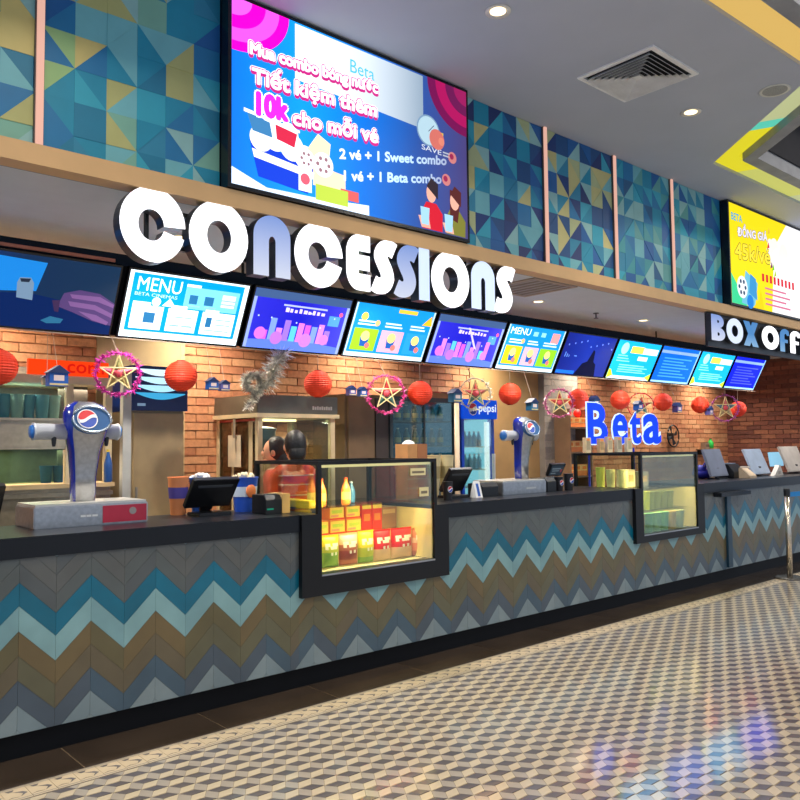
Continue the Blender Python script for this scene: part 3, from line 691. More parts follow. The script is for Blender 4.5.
# ---- large promotional screens on the bulkhead
SCR[0] = 1.45
def big_screen(x0, x1, z0, z1, label, bg):
    t = thing('led_screen', label, 'screen', ((x0+x1)/2, YB, z0))
    MB().box(x0, x1, YB-.02, YM+.02, z0, z1).build('cabinet', m_bez, t)
    b = .022
    p = Pic((x0+b, YB-.021, z1-b), (x1-b, YB-.021, z1-b), (x1-b, YB-.021, z0+b), (x0+b, YB-.021, z0+b), t)
    p.rect('picture', 0, 0, 1, 1, bg, 0); p.x0, p.x1, p.z0, p.z1 = x0+b, x1-b, z0+b, z1-b
    def uv(px, py):
        q = P(px, py, Y=YB-.021); return ((q.x-p.x0)/(p.x1-p.x0), (q.z-p.z0)/(p.z1-p.z0))
    p.uv = uv; return t, p
t, p = big_screen(2.165, 4.125, 3.06, 4.19, 'big blue promotional screen with white lettering between mural panels', EG('led_bg', [(0, (0, 112, 236)), (.25, (0, 150, 250)), (.5, (0, 110, 214)), (.75, (34, 74, 150)), (1, (64, 56, 110))], 0, 1.0))  # dimming to the right from the viewing angle is put into the screen colours
u = p.uv
def polyp(name, pts, mat, lift=.001): return p.poly(name, [u(*q) for q in pts], mat, lift)
def textp(name, body, xa, ya, xb, yb, hp, mat, lift=.004, offset=.02):
    """text between two baseline pixels with cap height hp pixels at the left"""
    a, b = u(xa, ya), u(xb, yb); c = u(xa, ya-hp); return p.text(name, body, a[0], (a[1]+b[1])/2, b[0], (a[1]+b[1])/2+(c[1]-a[1]), mat, lift, offset)
k_ = (p.x1-p.x0)/(p.z1-p.z0)
ru, rv = u(289, 30)[0], 1-u(230, 48)[1]
for f_, c in ((1, (246, 0, 190)), (.82, (226, 80, 222)), (.58, (246, 0, 190)), (.34, (226, 90, 224))):
    p.poly('curtain_fold', [(0, 1)]+[(ru*f_*math.cos(a), 1-rv*f_*math.sin(a)) for a in [PI/2*j/12 for j in range(13)]], E(c), .001+.0015*(1-f_))
ru, rv = 1-u(427, 82)[0], 1-u(465, 137)[1]
for f_, c in ((1, (120, 20, 84)), (.8, (180, 22, 96)), (.55, (110, 26, 84)), (.33, (160, 30, 96))):
    p.poly('curtain_fold', [(1, 1)]+[(1-ru*f_*math.cos(a), 1-rv*f_*math.sin(a)) for a in [PI/2*j/12 for j in range(13)]], E(c, .7), .0025+.0015*(1-f_))
ul_, ur_ = u(295, 50)[0], u(423, 100)[0]
p.poly('white_panel', [(ul_, .99), (ur_, .99), (ur_, u(423, 129)[1]), (u(380, 112)[0], u(380, 112)[1]), (ul_, u(295, 79)[1])], EG('led_white', [(0, (250, 252, 255)), (.5, (220, 232, 244)), (1, (140, 160, 180))], 0, .9), .0005)
pk, wt = E((206, 50, 150), .8), E((252, 252, 255), 1.1)
def hl(name, body, L, Rr, hpx, layers, dl=0):
    """headline between two baseline pixels of the photo, capital height in pixels"""
    a, b = u(*L), u(*Rr); c = u(L[0], L[1]-hpx)
    for lift, off, m, *dv in layers: dv = dv[0] if dv else 0; p.line(name, body, a[0], b[0], (a[1]+dv, b[1]+dv), c[1]-a[1], m, lift+dl, 0, off)
LAY = ((.003, .0085, E((250, 250, 255))), (.0034, .0058, E((206, 40, 130), .8), -.012), (.0036, .0058, pk), (.0042, .0024, wt))
hl('headline', 'Mua combo bóng nước', (250, 53.5), (377, 93.5), 11.5, LAY)
hl('headline', 'Tiết kiệm thêm', (252, 82.5), (376, 117), 14.5, LAY, .0001)
hl('headline', 'cho mỗi vé', (293, 124.5), (377, 143), 14, LAY, .0002)
hl('price', '10k', (257, 114), (287, 121), 21, ((.003, .011, wt), (.0044, .006, E((236, 40, 214)))), .0003)
p.text('logo', 'Beta', u(350, 70)[0], u(350, 72)[1], u(374, 75)[0], u(350, 59)[1], E((70, 180, 214)), .003, .0)
lt = EG('led_text', [(0, (250, 252, 255)), (.5, (190, 226, 250)), (1, (150, 160, 190))], 0, 1.0)
hl('offer_line', '2 vé + 1 Sweet combo', (339.5, 158.5), (446, 165), 9.5, ((.003, .0018, lt),)); hl('offer_line', '1 vé + 1 Beta combo', (344, 180.5), (441, 183.5), 9.5, ((.003, .0018, lt),))
for (uu, vv) in ((u(452, 158)), (u(446, 180))): p.disc('badge', uu, vv, .022, E((196, 120, 120), .8), .003); p.disc('badge_dot', uu-.004, vv+.006, .011, E((150, 40, 80), .8), .0035)
p.text('save_word', 'SAVE', .765, .51, .865, .545, E((200, 206, 220), .8), .003, .01); p.rects('small_words', [(.872, .51, .925, .52), (.872, .53, .91, .54)], E((180, 186, 200), .7), .003)
p.disc('clock_face', .80, .645, .052, E((176, 206, 220), .8), .003); p.disc('clock_rim', .80, .645, .058, E((120, 150, 180), .8), .0025); p.poly('clock_hand', [(.798, .64), (.802, .64), (.83, .69), (.826, .69)], E((60, 70, 100), .8), .0036)
p.disc('piggy_bank', .842, .605, .038, E((206, 110, 100), .8), .004); p.disc('piggy_nose', .865, .60, .015, E((220, 130, 110), .8), .0044); p.rect('coin', .856, .63, .875, .66, E((214, 190, 70), .8), .0038)
# snack picture in the lower corner
p.poly('white_floor', [(0, .0), (.52, .0), (.52, .06), (.3, .03), (.12, .02), (0, .09)], E((220, 236, 250)), .0012)
p.poly('blue_tub', [(.09, .07), (.27, .04), (.30, .20), (.06, .26)], E((20, 60, 200)), .002)
p.poly('tub_band', [(.075, .17), (.29, .13), (.295, .17), (.068, .215)], E((240, 244, 255)), .0025)
for (a, b, r) in ((.10, .28, .04), (.15, .31, .045), (.21, .28, .045), (.26, .24, .04), (.14, .36, .035), (.20, .35, .035)): p.disc('popcorn', a, b, r, E((246, 248, 255)), .0022+r*.005)
p.poly('paper_glasses', [(.05, .40), (.13, .38), (.14, .30), (.07, .31)], E((60, 120, 170)), .003); p.poly('paper_glasses', [(.15, .38), (.23, .36), (.22, .28), (.155, .30)], E((200, 40, 70)), .003); p.poly('glasses_bar', [(.04, .42), (.24, .385), (.24, .37), (.04, .40)], E((245, 248, 255)), .0035)
for (a, b, r) in ((*u(306, 159), .032), (*u(323, 165), .04)):
    p.disc('film_reel', a, b, r, E((240, 246, 250)), .003)
    for j in range(6): p.disc('reel_hole', a+.55*r*math.cos(j*PI/3), b+.55*r*k_*math.sin(j*PI/3), r*.17, E((150, 110, 120)), .0035, 10)
p.poly('popcorn_cone', [(.27, .30), (.31, .40), (.36, .36), (.35, .22), (.28, .22)], E((244, 228, 180)), .0028)
p.rect('cup', .235, .05, .285, .22, E((226, 240, 250)), .003); p.disc('cup_mark', .26, .12, .018, E((220, 90, 110)), .0034)
p.poly('projector', [(.29, .10), (.42, .10), (.42, .20), (.29, .22)], E((236, 206, 180)), .0024); p.rect('red_ticket', .40, .06, .475, .12, E((206, 90, 90)), .0026); p.rect('green_box', .30, .02, .43, .11, E((176, 200, 70)), .0032)
# two cartoon moviegoers
def moviegoer(uu, vv, shirt, hair, long_):
    p.poly('shirt', [(uu-.05, 0.005), (uu+.05, 0.005), (uu+.052, vv+.06), (uu+.02, vv+.12), (uu-.03, vv+.12), (uu-.055, vv+.05)], E(shirt, .8), .003)
    if long_: p.poly('hair', [(uu-.03, vv+.06), (uu+.01, vv+.04), (uu+.03, vv+.24), (uu-.03, vv+.25)], E(hair, .7), .0033)
    p.poly('face', ell(uu-.005, vv+.18, .024, .06, 18), E((226, 170, 150), .8), .0036); p.poly('hair', [(uu-.028, vv+.22), (uu+.028, vv+.15), (uu+.03, vv+.25), (uu-.005, vv+.28)], E(hair, .7), .004)
    p.poly('arm', [(uu-.055, .01), (uu-.07, vv+.02), (uu-.02, vv+.03), (uu-.01, .01)], E((226, 170, 150), .8), .0042)
    p.poly('popcorn_bag', [(uu-.055, vv-.03), (uu-.02, vv-.03), (uu-.015, vv+.08), (uu-.06, vv+.08)], E((150, 196, 226), .9), .0046)
moviegoer(.815, .06, (200, 30, 50), (50, 40, 50), False); moviegoer(.935, .05, (120, 120, 50), (90, 40, 40), True)
# second, yellow screen
SCR[0] = 1.0
t, p = big_screen(8.13, 10.4, 3.06, 4.19, 'big bright yellow promotional screen with film reel picture', E((244, 222, 20), 1.05))
u = p.uv
p.poly('white_glow', [(u(772, 300)[0], 0), (1, 0), (1, 1), (u(786, 226)[0], 1), (u(774, 250)[0], .7)], E((248, 246, 250), 1.1), .001)
hl('logo', 'BETA', (731, 219), (742, 223), 7, ((.003, .001, E((60, 170, 214))),))
hl('headline', 'ĐỒNG GIÁ', (737.5, 235.5), (767, 241), 7.5, ((.003, .0045, E((90, 60, 140))), (.0036, .0018, E((248, 246, 255)))))
hl('price', '45k/vé', (735, 258), (770, 264), 15, ((.003, .006, E((90, 90, 40))), (.0036, .0028, E((250, 226, 60)))))
p.disc('film_reel', .11, .18, .055, E((240, 246, 250)), .003)
for j in range(6): p.disc('reel_hole', .11+.032*math.cos(j*PI/3), .18+.032*2.0*math.sin(j*PI/3), .011, E((60, 80, 110)), .0036, 10)
p.poly('green_ground', [(0, 0), (.16, 0), (.10, .12), (0, .3)], E((60, 214, 150)), .0012)
p.poly('camera_body', [(.10, .02), (.24, .0), (.28, .26), (.15, .36)], E((110, 190, 220)), .002); p.poly('camera_light', [(.18, .14), (.27, .08), (.26, .30), (.2, .34)], E((60, 150, 210)), .0025); p.disc('blue_ball', .19, .05, .035, E((30, 130, 220)), .004)
p.poly('yellow_hill', [(.22, 0), (.34, 0), (.33, .1), (.31, .2), (.29, .09), (.26, .06)], E((246, 210, 10)), .0035)
for k in range(9): p.rect('awning_stripe', .33+.045*k, .30, .355+.045*k, .38, E((214, 30, 50)), .003)
p.rects('text_lines', [(.36, .06+.055*k, .66-.05*(k % 2), .08+.055*k) for k in range(4)], E((214, 120, 150)), .003)
for (a, b, r) in ((.42, .62, .03), (.46, .56, .04), (.44, .72, .03), (.49, .7, .05), (.52, .6, .05), (.6, .66, .06)): p.disc('popcorn', a, b, r, E((250, 244, 236)), .0022+r*.004)
for (a, b, c) in ((.40, .66, (214, 50, 70)), (.43, .46, (120, 60, 90)), (.45, .44, (120, 200, 40)), (.47, .38, (170, 200, 20)), (.41, .82, (226, 190, 60))): p.poly('confetti', [(a, b), (a+.03, b+.02), (a+.02, b+.08)], E(c), .0035)

SCR[0] = 1.0

# ================================================================== CEILING FITTINGS
def downlight(x, y, z, label, group, power, col=(1, .84, .62), r=.06, glow=3.5):
    t = thing('downlight', label, 'downlight', (x, y, z), group)
    MB().lathe((x, y, z), [(r*.8, -.001), (r*1.28, -.008), (r*1.3, -.001)], 24).build('trim_ring', M('white_trim', (225, 222, 215), .4), t, smooth=True)
    MB().lathe((x, y, z), [(.001, -.004), (r*.8, -.004), (r*.8, -.0015)], 24).build('lens', E((255, 226, 170), glow), t)
    l = area_light('lamp', (0, 0, -.02), power, r*2, col, spread=math.radians(124)); l.parent = t
    return t
for (x, y, lb_) in ((-1.0, 3.03, 'warm round downlight in the ceiling before the mural end'), (1.25, 3.03, 'warm round downlight before the yellowish mural panel'), (3.508, 3.04, 'warm round downlight in the ceiling in front of the blue screen'), (5.763, 3.02, 'warm round downlight between the square diffuser and the cove')):
    downlight(x, y, CEIL, lb_, 'downlights in the main ceiling', CEIL_P)
for x in (.45, 2.35, 4.24, 6.12, 8.01, 9.9, 11.8):
    downlight(x, 4.85, INC, 'round downlight in the low ceiling over the counter', 'downlights over the counter', IN_P, col=(1, .94, .86), r=.055)
for x in (1.4, 3.3, 5.2, 7.07, 8.95, 10.8, 12.4):  # hidden lamps added behind the screens to brighten the bricks
    downlight(x, 6.15, INC, 'unseen round downlight added in the low ceiling to light the brick wall', 'added downlights along the brick wall', WALL_P, col=(1, .88, .70), r=.055)
for (x, y) in LOBBY:
    t = thing('lobby_fill_lamp', 'unseen round lamp added in the open void to light the lobby', 'lamp', (x, y, LOBBY_Z), 'added lobby lamps')
    MB().lathe((x, y, LOBBY_Z), [(.30, 0), (.34, .01), (.34, .10), (.05, .12)], 28).build('housing', M('fill_lamp_housing', (40, 40, 44), .5), t, smooth=False)
    MB().lathe((x, y, LOBBY_Z), [(.001, -.006), (.28, -.006), (.29, 0)], 28).build('lens', E((255, 236, 205), 3.5), t)
    MB().tube([(x, y, LOBBY_Z+.12), (x, y, 5.6)], .012, 8).build('stem', dk, t)
    l = area_light('lamp', (0, 0, -.03), LOBBY_P, .56, (1, .92, .8)); l.parent = t
# square air diffuser
dx, dy, ds = 4.88, 2.945, .30
t = thing('air_diffuser', 'square white four way air diffuser in the ceiling', 'air vent', (dx, dy, CEIL))
def sq(h): return [(dx-h, dy-h), (dx+h, dy-h), (dx+h, dy+h), (dx-h, dy+h)]
MB().ring(sq(ds), sq(ds-.035), 'z', CEIL-.014, CEIL-.001).build('frame', M('diffuser_frame', (236, 236, 236), .5), t)
MB().prism(sq(ds-.03), 'z', CEIL-.002, CEIL-.0005).build('plenum', M('plenum_dark', (36, 36, 40), .9), t)
for k in range(7):
    h0 = ds-.045-.034*k; h1 = h0-.028; a, b = sq(h0), sq(h1); mb = MB()
    for i in range(4):
        j = (i+1) % 4
        v = [(*a[i], CEIL-.032), (*a[j], CEIL-.032), (*b[j], CEIL-.004), (*b[i], CEIL-.004)]
        mb.add(v+[(p[0], p[1], p[2]-.003) for p in v], [(0, 1, 2, 3), (7, 6, 5, 4), (0, 4, 5, 1), (2, 6, 7, 3)])
    mb.build('louvre', M('diffuser_white', (214, 214, 214), .5), t)
MB().prism(sq(.028), 'z', CEIL-.024, CEIL-.018).build('centre_plate', M('diffuser_white', (214, 214, 214), .5), t)
t = thing('ceiling_speaker', 'round white flush speaker grille in the ceiling', 'speaker', (5.88, 2.42, CEIL))
MB().lathe((5.88, 2.42, CEIL), [(.085, -.002), (.10, -.010), (.11, -.001)], 32).build('rim', M('speaker_white', (214, 214, 205), .5), t, smooth=True)
MB().lathe((5.88, 2.42, CEIL), [(.001, -.006), (.086, -.006), (.086, -.001)], 32).build('grille', M('speaker_grille', (150, 152, 150), .6, scale=200, var=.3), t)
# fittings of the inner ceiling
for (px, py, lab) in ((535, 286, 'square grey air vent in the low ceiling beyond the letters'),):
    q = P(px, py, Z=INC); t = thing('ceiling_vent', lab, 'air vent', (q.x, max(q.y, 4.45), INC))
    c = (q.x, max(q.y, 4.45))
    s2_ = lambda h: [(c[0]-h, c[1]-h), (c[0]+h, c[1]-h), (c[0]+h, c[1]+h), (c[0]-h, c[1]+h)]
    MB().ring(s2_(.3), s2_(.26), 'z', INC-.012, INC-.001).build('frame', M('vent_frame', (170, 150, 126), .5), t)
    MB().prism(s2_(.262), 'z', INC-.003, INC-.0005).build('plenum', M('vent_plenum', (140, 126, 112), .8), t)
    for k in range(6 if px > 300 else 0):
        x = c[0]-.22+.088*k; MB().box(x-.02, x+.02, c[1]-.258, c[1]+.258, INC-.010, INC-.006).build('slat', M('vent_slat', (160, 150, 140), .5), t)
q = P(596, 313, Z=INC)
t = thing('sprinkler', 'small dark sprinkler head hanging from the low ceiling', 'sprinkler', (q.x, q.y, INC))
MB().lathe((q.x, q.y, INC), [(.03, -.001), (.03, -.008), (.008, -.01), (.008, -.05), (.025, -.055), (.025, -.06)], 14).build('head', M('sprinkler_dark', (60, 56, 52), .4), t)

# ================================================================== DRINK DISPENSERS
steel = M('brushed_steel', (176, 178, 182), .3, metal=.9, scale=40)
m_blue = M('tower_blue', (16, 40, 150), .22, coat=.5)
def loft(secs, n=28, front=None):
    mb = MB(); V = []
    for (z, cx, cy, rx, ry, pw) in secs:
        for k in range(n):
            a = 2*PI*k/n; c, s = math.cos(a), math.sin(a)
            V.append((cx+rx*math.copysign(abs(c)**pw, c), cy+ry*math.copysign(abs(s)**pw, s), z))
    F = []; m = []
    for i in range(len(secs)-1):
        for k in range(n):
            F.append((i*n+k, i*n+(k+1) % n, (i+1)*n+(k+1) % n, (i+1)*n+k)); a = 2*PI*(k+.5)/n
            m.append(1 if front and (math.sin(a) < -.72) else 0)
    F += [tuple(range(n)), tuple(range(len(secs)*n-1, len(secs)*n-n-1, -1))]; m += [0, 0]
    mb.v = V; mb.f = F; mb.m = m; return mb
def dispenser(label, x, y, z0, z1, hx, box_, red):
    """tower dispenser; (x, y) tower foot, z0/z1 foot and crown, hx half width of the head"""
    t = thing('drink_dispenser', label, 'drink dispenser', (x, y, TOP))
    bx0, bx1, by0, by1, bz = box_
    MB().box(bx0, bx1, by0, by1, TOP, bz).build('base_cabinet', steel, t, bevel=.006)
    MB().box(bx0+.01, bx1-.01, by0+.01, by1-.01, bz, bz+.012).build('drip_tray', M('tray_steel', (206, 204, 198), .35, metal=.7), t)
    if red:
        MB().box(bx1-(bx1-bx0)*.42, bx1-.012, by0-.004, by0, TOP+.012, bz-.012).build('red_label', M('red_label', (176, 40, 66), .4), t)
        MB().lathe(((bx1-.10), by0-.005, bz-.05), [(.001, -.002), (.022, -.002), (.022, .001)], 16, ax='y').build('round_badge', M('grey_badge', (150, 140, 140), .4), t)
        Pic((bx0+.26, by0-.003, bz-.055), (bx0+.36, by0-.003, bz-.055), (bx0+.36, by0-.003, bz-.075), (bx0+.26, by0-.003, bz-.075), t).rects('printed_line', [(0, .2, .3, .8), (.34, .2, .62, .8), (.68, .2, 1, .8)], M('print_white', (226, 228, 230), .5), .001)
    H = z1-z0
    secs = [(z0, x, y+.03, hx*.50, .055, .6), (z0+.25*H, x, y+.03, hx*.54, .055, .6), (z0+.5*H, x, y+.015, hx*.66, .06, .6), (z0+.66*H, x, y-.005, hx*.86, .07, .65), (z0+.78*H, x, y-.02, hx*.98, .085, .8), (z0+.88*H, x, y-.01, hx, .085, .9), (z0+.95*H, x, y+.005, hx*.86, .07, .95), (z1, x, y+.02, hx*.45, .035, 1)]
    loft(secs, 32, True).build('tower', [m_blue, steel], t, smooth=True)
    # oval emblem on the head
    c = Vector((x, y-.02-.088, z0+.815*H)); N = Vector((0, -1, .35)).normalized()
    hp = MB(); Uv = Vector((1, 0, 0)); Vv = N.cross(Uv); Vv = -Vv if Vv.z < 0 else Vv
    pts = [c+Uv*(hx*.82*math.cos(a))+Vv*(hx*.60*math.sin(a)) for a in [2*PI*k/28 for k in range(28)]]
    hp.add([p_+N*.010 for p_ in pts]+[p_-N*.03 for p_ in pts], [tuple(range(28))]+[(k, 28+k, 28+(k+1) % 28, (k+1) % 28) for k in range(28)])
    o = hp.build('badge', M('badge_teal', (26, 84, 140), .55), t)
    rr = MB(); rr.tube([p_+N*.008 for p_ in pts], .008, 8, closed=True); rr.build('badge_rim', M('rim_silver', (176, 190, 206), .25, metal=.8), o, smooth=True)
    logo_disc(o, c+N*.011-Uv*hx*.22, hx*.40, N)
    # side arms with taps
    for s in (-1, 1):
        za = z0+.70*H; L = hx*2.2 if s < 0 else hx*1.5
        MB().lathe((x, y+.01, za), [(.048, s*hx*.6), (.048, s*(L-.01)), (.053, s*(L-.01)), (.053, s*L), (.001, s*L)], 20, ax='x').build('arm', M('arm_silver', (196, 200, 206), .35, metal=.25), t, smooth=True)
        MB().lathe((x, y+.01, za), [(.042, s*L), (.036, s*(L+.014)), (.001, s*(L+.016))], 18, ax='x').build('end_cap', M('cap_blue', (40, 110, 190), .3), t, smooth=True)
        MB().lathe((x+s*L*.62, y-.01, za-.03), [(.016, 0), (.012, -.045), (.008, -.06)], 12).build('tap', M('tap_black', (26, 28, 32), .4), t)
    return t
dispenser('steel and blue tower drink dispenser with red label base', P(85, 450, Y=4.93).x, 4.93, 1.275, P(87, 402, Y=4.95).z, .138, (1.43, 2.105, 4.76, 5.12, 1.27), True)
d2 = dispenser('blue drink tower with steel side arm beside the low black boxes', P(524, 475, Y=4.93).x, 4.93, 1.265, P(524, 417, Y=4.93).z, .125, (5.40, 6.02, 4.72, 5.10, 1.26), False)
MB().box(5.72, 5.86, 4.716, 4.72, 1.19, 1.205).build('nameplate', M('nameplate', (190, 196, 200), .3), d2)

# ================================================================== POINT OF SALE TERMINALS
m_pos = M('pos_black', (20, 22, 27), .35)
def pos(label, xc, y, w, h, lean, cat='cash terminal', group=None, mat=None, face=None, base=.24, d=.035, rz=0):
    """terminal seen from behind; the top leans toward the customer side"""
    t = thing('cash_terminal', label, cat, (xc, y, TOP), group); mat = mat or m_pos
    z0 = TOP+.05; a = math.radians(lean); dy, dz = -math.sin(a)*h, math.cos(a)*h
    tl, tr, br, bl = [Vector(p_) for p_ in ((xc-w/2, y+dy, z0+dz), (xc+w/2, y+dy, z0+dz), (xc+w/2, y, z0), (xc-w/2, y, z0))]
    MB().slab((tl, tr, br, bl), d).build('display', mat, t, bevel=.004)
    N = (tr-tl).cross(tl-bl).normalized()
    q = [bl+(br-bl)*u_+(tl-bl)*v_+N*.001 for u_, v_ in ((.12, .82), (.88, .82), (.86, .74), (.14, .74))]
    MB().slab(q, -.004, nrm=N).build('vent_band', M('pos_band', (70, 74, 82), .4), t)
    q = [bl+(br-bl)*u_+(tl-bl)*v_-N*(d+.0008) for u_, v_ in ((.04, .95), (.96, .95), (.96, .06), (.04, .06))]
    MB().add(q, [(3, 2, 1, 0)]).build('screen_face', face or E((60, 110, 170), .5), t)
    MB().slab((bl+(br-bl)*.35+(tl-bl)*.45, bl+(br-bl)*.65+(tl-bl)*.45, bl+(br-bl)*.62+Vector((0, .03, -.03)), bl+(br-bl)*.38+Vector((0, .03, -.03))), .02).build('stand', mat, t)
    MB().box(xc-base/2, xc+base/2, y-.12, y+.06, TOP, TOP+.022).build('foot', mat, t, bevel=.004)
    return t
pos('black terminal leaning back on the counter beside blue cartons', 2.60, 4.93, .34, .24, 38)
pos('black terminal standing beside a small black drink cup', 4.93, 4.90, .27, .235, 34)
pos('black terminal at the far end beyond the drink dispenser', 1.02, 4.60, .36, .26, 34)

# ---- small things on the counter
def printer(label, x0, x1, y0, y1, h, side=None, name='receipt_printer', slot=True):
    t = thing(name, label, 'receipt printer', ((x0+x1)/2, (y0+y1)/2, TOP))
    MB().prism([(y0, TOP), (y1, TOP), (y1, TOP+h), (y0+.03, TOP+h), (y0, TOP+h*.75)], 'x', x0, x1).build('housing', side or m_pos, t, bevel=.003)
    if slot: MB().box(x0+.015, x1-.015, y0+.04, y0+.055, TOP+h, TOP+h+.006).build('paper_slot', M('slot_grey', (90, 94, 100), .5), t)
    return t
t = printer('black receipt printer with tan side beside popcorn tub', 2.87, 3.0, 4.62, 4.80, .13)
MB().box(3.0, 3.065, 4.62, 4.80, TOP, TOP+.135).build('tan_side_box', M('tan_card', (186, 150, 96), .7), t, bevel=.002)
MB().box(2.88, 2.93, 4.616, 4.62, TOP+.03, TOP+.04).build('status_light', E((30, 150, 120), .6), t)
t = printer('boxy black printer between the terminal and the drink dispenser', 5.13, 5.34, 4.72, 4.90, .115)
printer('low black cash box beside the customer display', 6.06, 6.20, 4.74, 4.95, .13, name='cash_box')
def carton(name, label, cat, x, y, z, w, d, h, mat, bands=(), group=None, rz=0, lid=None):
    """printed carton: body with bands of print as thin raised strips on the faces"""
    t = thing(name, label, cat, (x, y, z), group)
    MB().box(x-w/2, x+w/2, y-d/2, y+d/2, z, z+h).build('box', mat, t, bevel=.003)
    for ib, (u0, u1, v0, v1, m) in enumerate(bands):
        MB().box(x-w/2+u0*w, x-w/2+u1*w, y-d/2-.0012*(ib+1), y-d/2, z+v0*h, z+v1*h).build('print', m, t)
    if lid: MB().box(x-w/2-.003, x+w/2+.003, y-d/2-.003, y+d/2+.003, z+h*.86, z+h).build('lid', lid, t)
    return t
m_cb = M('carton_blue', (24, 84, 176), .5); m_cw = M('carton_white', (226, 228, 230), .5); m_co = M('carton_orange', (232, 130, 70), .5)
def tub(label, x, y, z, r0, r1, h, body, band, fill=None, group=None, name='popcorn_tub', cat='popcorn tub', face=None):
    t = thing(name, label, cat, (x, y, z), group)
    MB().lathe((x, y, z), [(r0, 0), (r1, h), (r1*1.04, h), (r1*1.04, h+.008), (r1*.94, h+.008), (r1*.9, h-.02)], 24).build('cup', body, t, smooth=False)
    k = r0+(r1-r0)*.45; k2 = r0+(r1-r0)*.75
    MB().lathe((x, y, z), [(k+.001, h*.45), (k2+.001, h*.75), (k2+.002, h*.75), (k+.002, h*.45)], 24).build('print_band', band, t)
    if face:
        MB().ball((x, y-k2-.0, z+h*.62), (r1*.42, .012, h*.2), 0, 14, 8).build('print_face', face, t, smooth=True)
    if fill:
        mb = MB(); rnd = random.Random(3)
        for i in range(34): mb.ball((x+rnd.uniform(-1, 1)*r1*.7, y+rnd.uniform(-1, 1)*r1*.7, z+h+rnd.uniform(-.01, .03)), rnd.uniform(.012, .02), 0, 6, 4)
        tag(mb.build('popcorn', fill, t, smooth=True), kind='stuff')
    return t
m_pop = M('popcorn', (238, 224, 186), .8)
tub('tall blue popcorn tub with orange animal picture', 2.93, 5.0, TOP, .07, .095, .235, M('tub_blue', (30, 80, 190), .5), M('tub_band', (210, 224, 240), .5), m_pop, face=m_co)
tub('blue carton bucket with white paper standing behind the leaning terminal', 2.62, 5.06, TOP, .06, .08, .24, m_cb, M('tub_band2', (20, 70, 160), .5), M('white_paper', (230, 228, 224), .8))
tub('orange and violet paper tub half behind the leaning terminal', 2.46, 5.08, TOP, .05, .07, .25, M('tub_orange', (228, 140, 84), .5), M('tub_violet', (86, 70, 150), .5))
def cup(label, x, y, z, r0, r1, h, mat, group=None, logo=True, cat='paper cup'):
    t = thing('paper_cup', label, cat, (x, y, z), group)
    MB().lathe((x, y, z), [(r0*.9, .004), (r0, 0), (r1, h), (r1*1.05, h), (r1*1.05, h+.006), (r1*.95, h+.006)], 22).build('cup', mat, t)
    MB().lathe((x, y, z), [(r1*.94, h-.004), (r1*.94, h+.001), (.001, h+.001)], 22).build('top', M('cup_top_'+mat.name, (40, 40, 44), .5), t)
    if logo: logo_disc(t, (x-.012, y-(r0+r1)/2-.003, z+h*.62), r1*.55, (-.1, -1, .05))
    return t
m_cupk = M('cup_black', (24, 22, 28), .35)
cup('small black drink cup with round emblem beside the first glass case', 4.64, 4.66, TOP, .034, .042, .15, m_cupk)
cup('black drink cup with round emblem behind the customer display', 6.42, 4.76, TOP, .04, .048, .16, m_cupk)
cup('second black drink cup standing left of its twin by the display', 6.29, 4.78, TOP, .036, .044, .13, m_cupk)
t = thing('flyer_stand', 'white folded flyer with blue print beside the terminal', 'flyer', (5.07, 4.74, TOP))
MB().prism([(4.70, TOP), (4.78, TOP), (4.742, TOP+.14), (4.738, TOP+.14)], 'x', 5.03, 5.11).build('card', m_cw, t)
MB().prism([(4.703, TOP+.012), (4.733, TOP+.12), (4.731, TOP+.12), (4.701, TOP+.012)], 'x', 5.055, 5.085).build('print', m_cb, t)
# customer display
xq = P(555, 475, Y=4.92).x
t = thing('customer_display', 'small tilted customer display on a short pole', 'display', (xq, 4.92, TOP))
MB().slab(((xq-.12, 4.87, TOP+.255), (xq+.12, 4.87, TOP+.255), (xq+.11, 4.93, TOP+.135), (xq-.11, 4.93, TOP+.135)), .03).build('display', m_pos, t, bevel=.003)
pc = Pic((xq-.105, 4.869, TOP+.245), (xq+.105, 4.869, TOP+.245), (xq+.098, 4.926, TOP+.145), (xq-.098, 4.926, TOP+.145), t)
pc.rect('screen', 0, 0, 1, 1, E((50, 62, 74), .6), .002); pc.rects('text_lines', [(.1, .6, .8, .72), (.15, .4, .7, .5), (.1, .15, .5, .25)], E((110, 124, 134), .6), .003); pc.rect('red_mark', .82, .3, .93, .6, E((150, 60, 70), .6), .003)
MB().tube([(xq+.0, 4.95, TOP+.02), (xq, 4.95, TOP+.17)], .014, 10).build('pole', steel, t); MB().lathe((xq, 4.95, TOP), [(.07, 0), (.07, .012), (.02, .02)], 20).build('foot', m_pos, t)

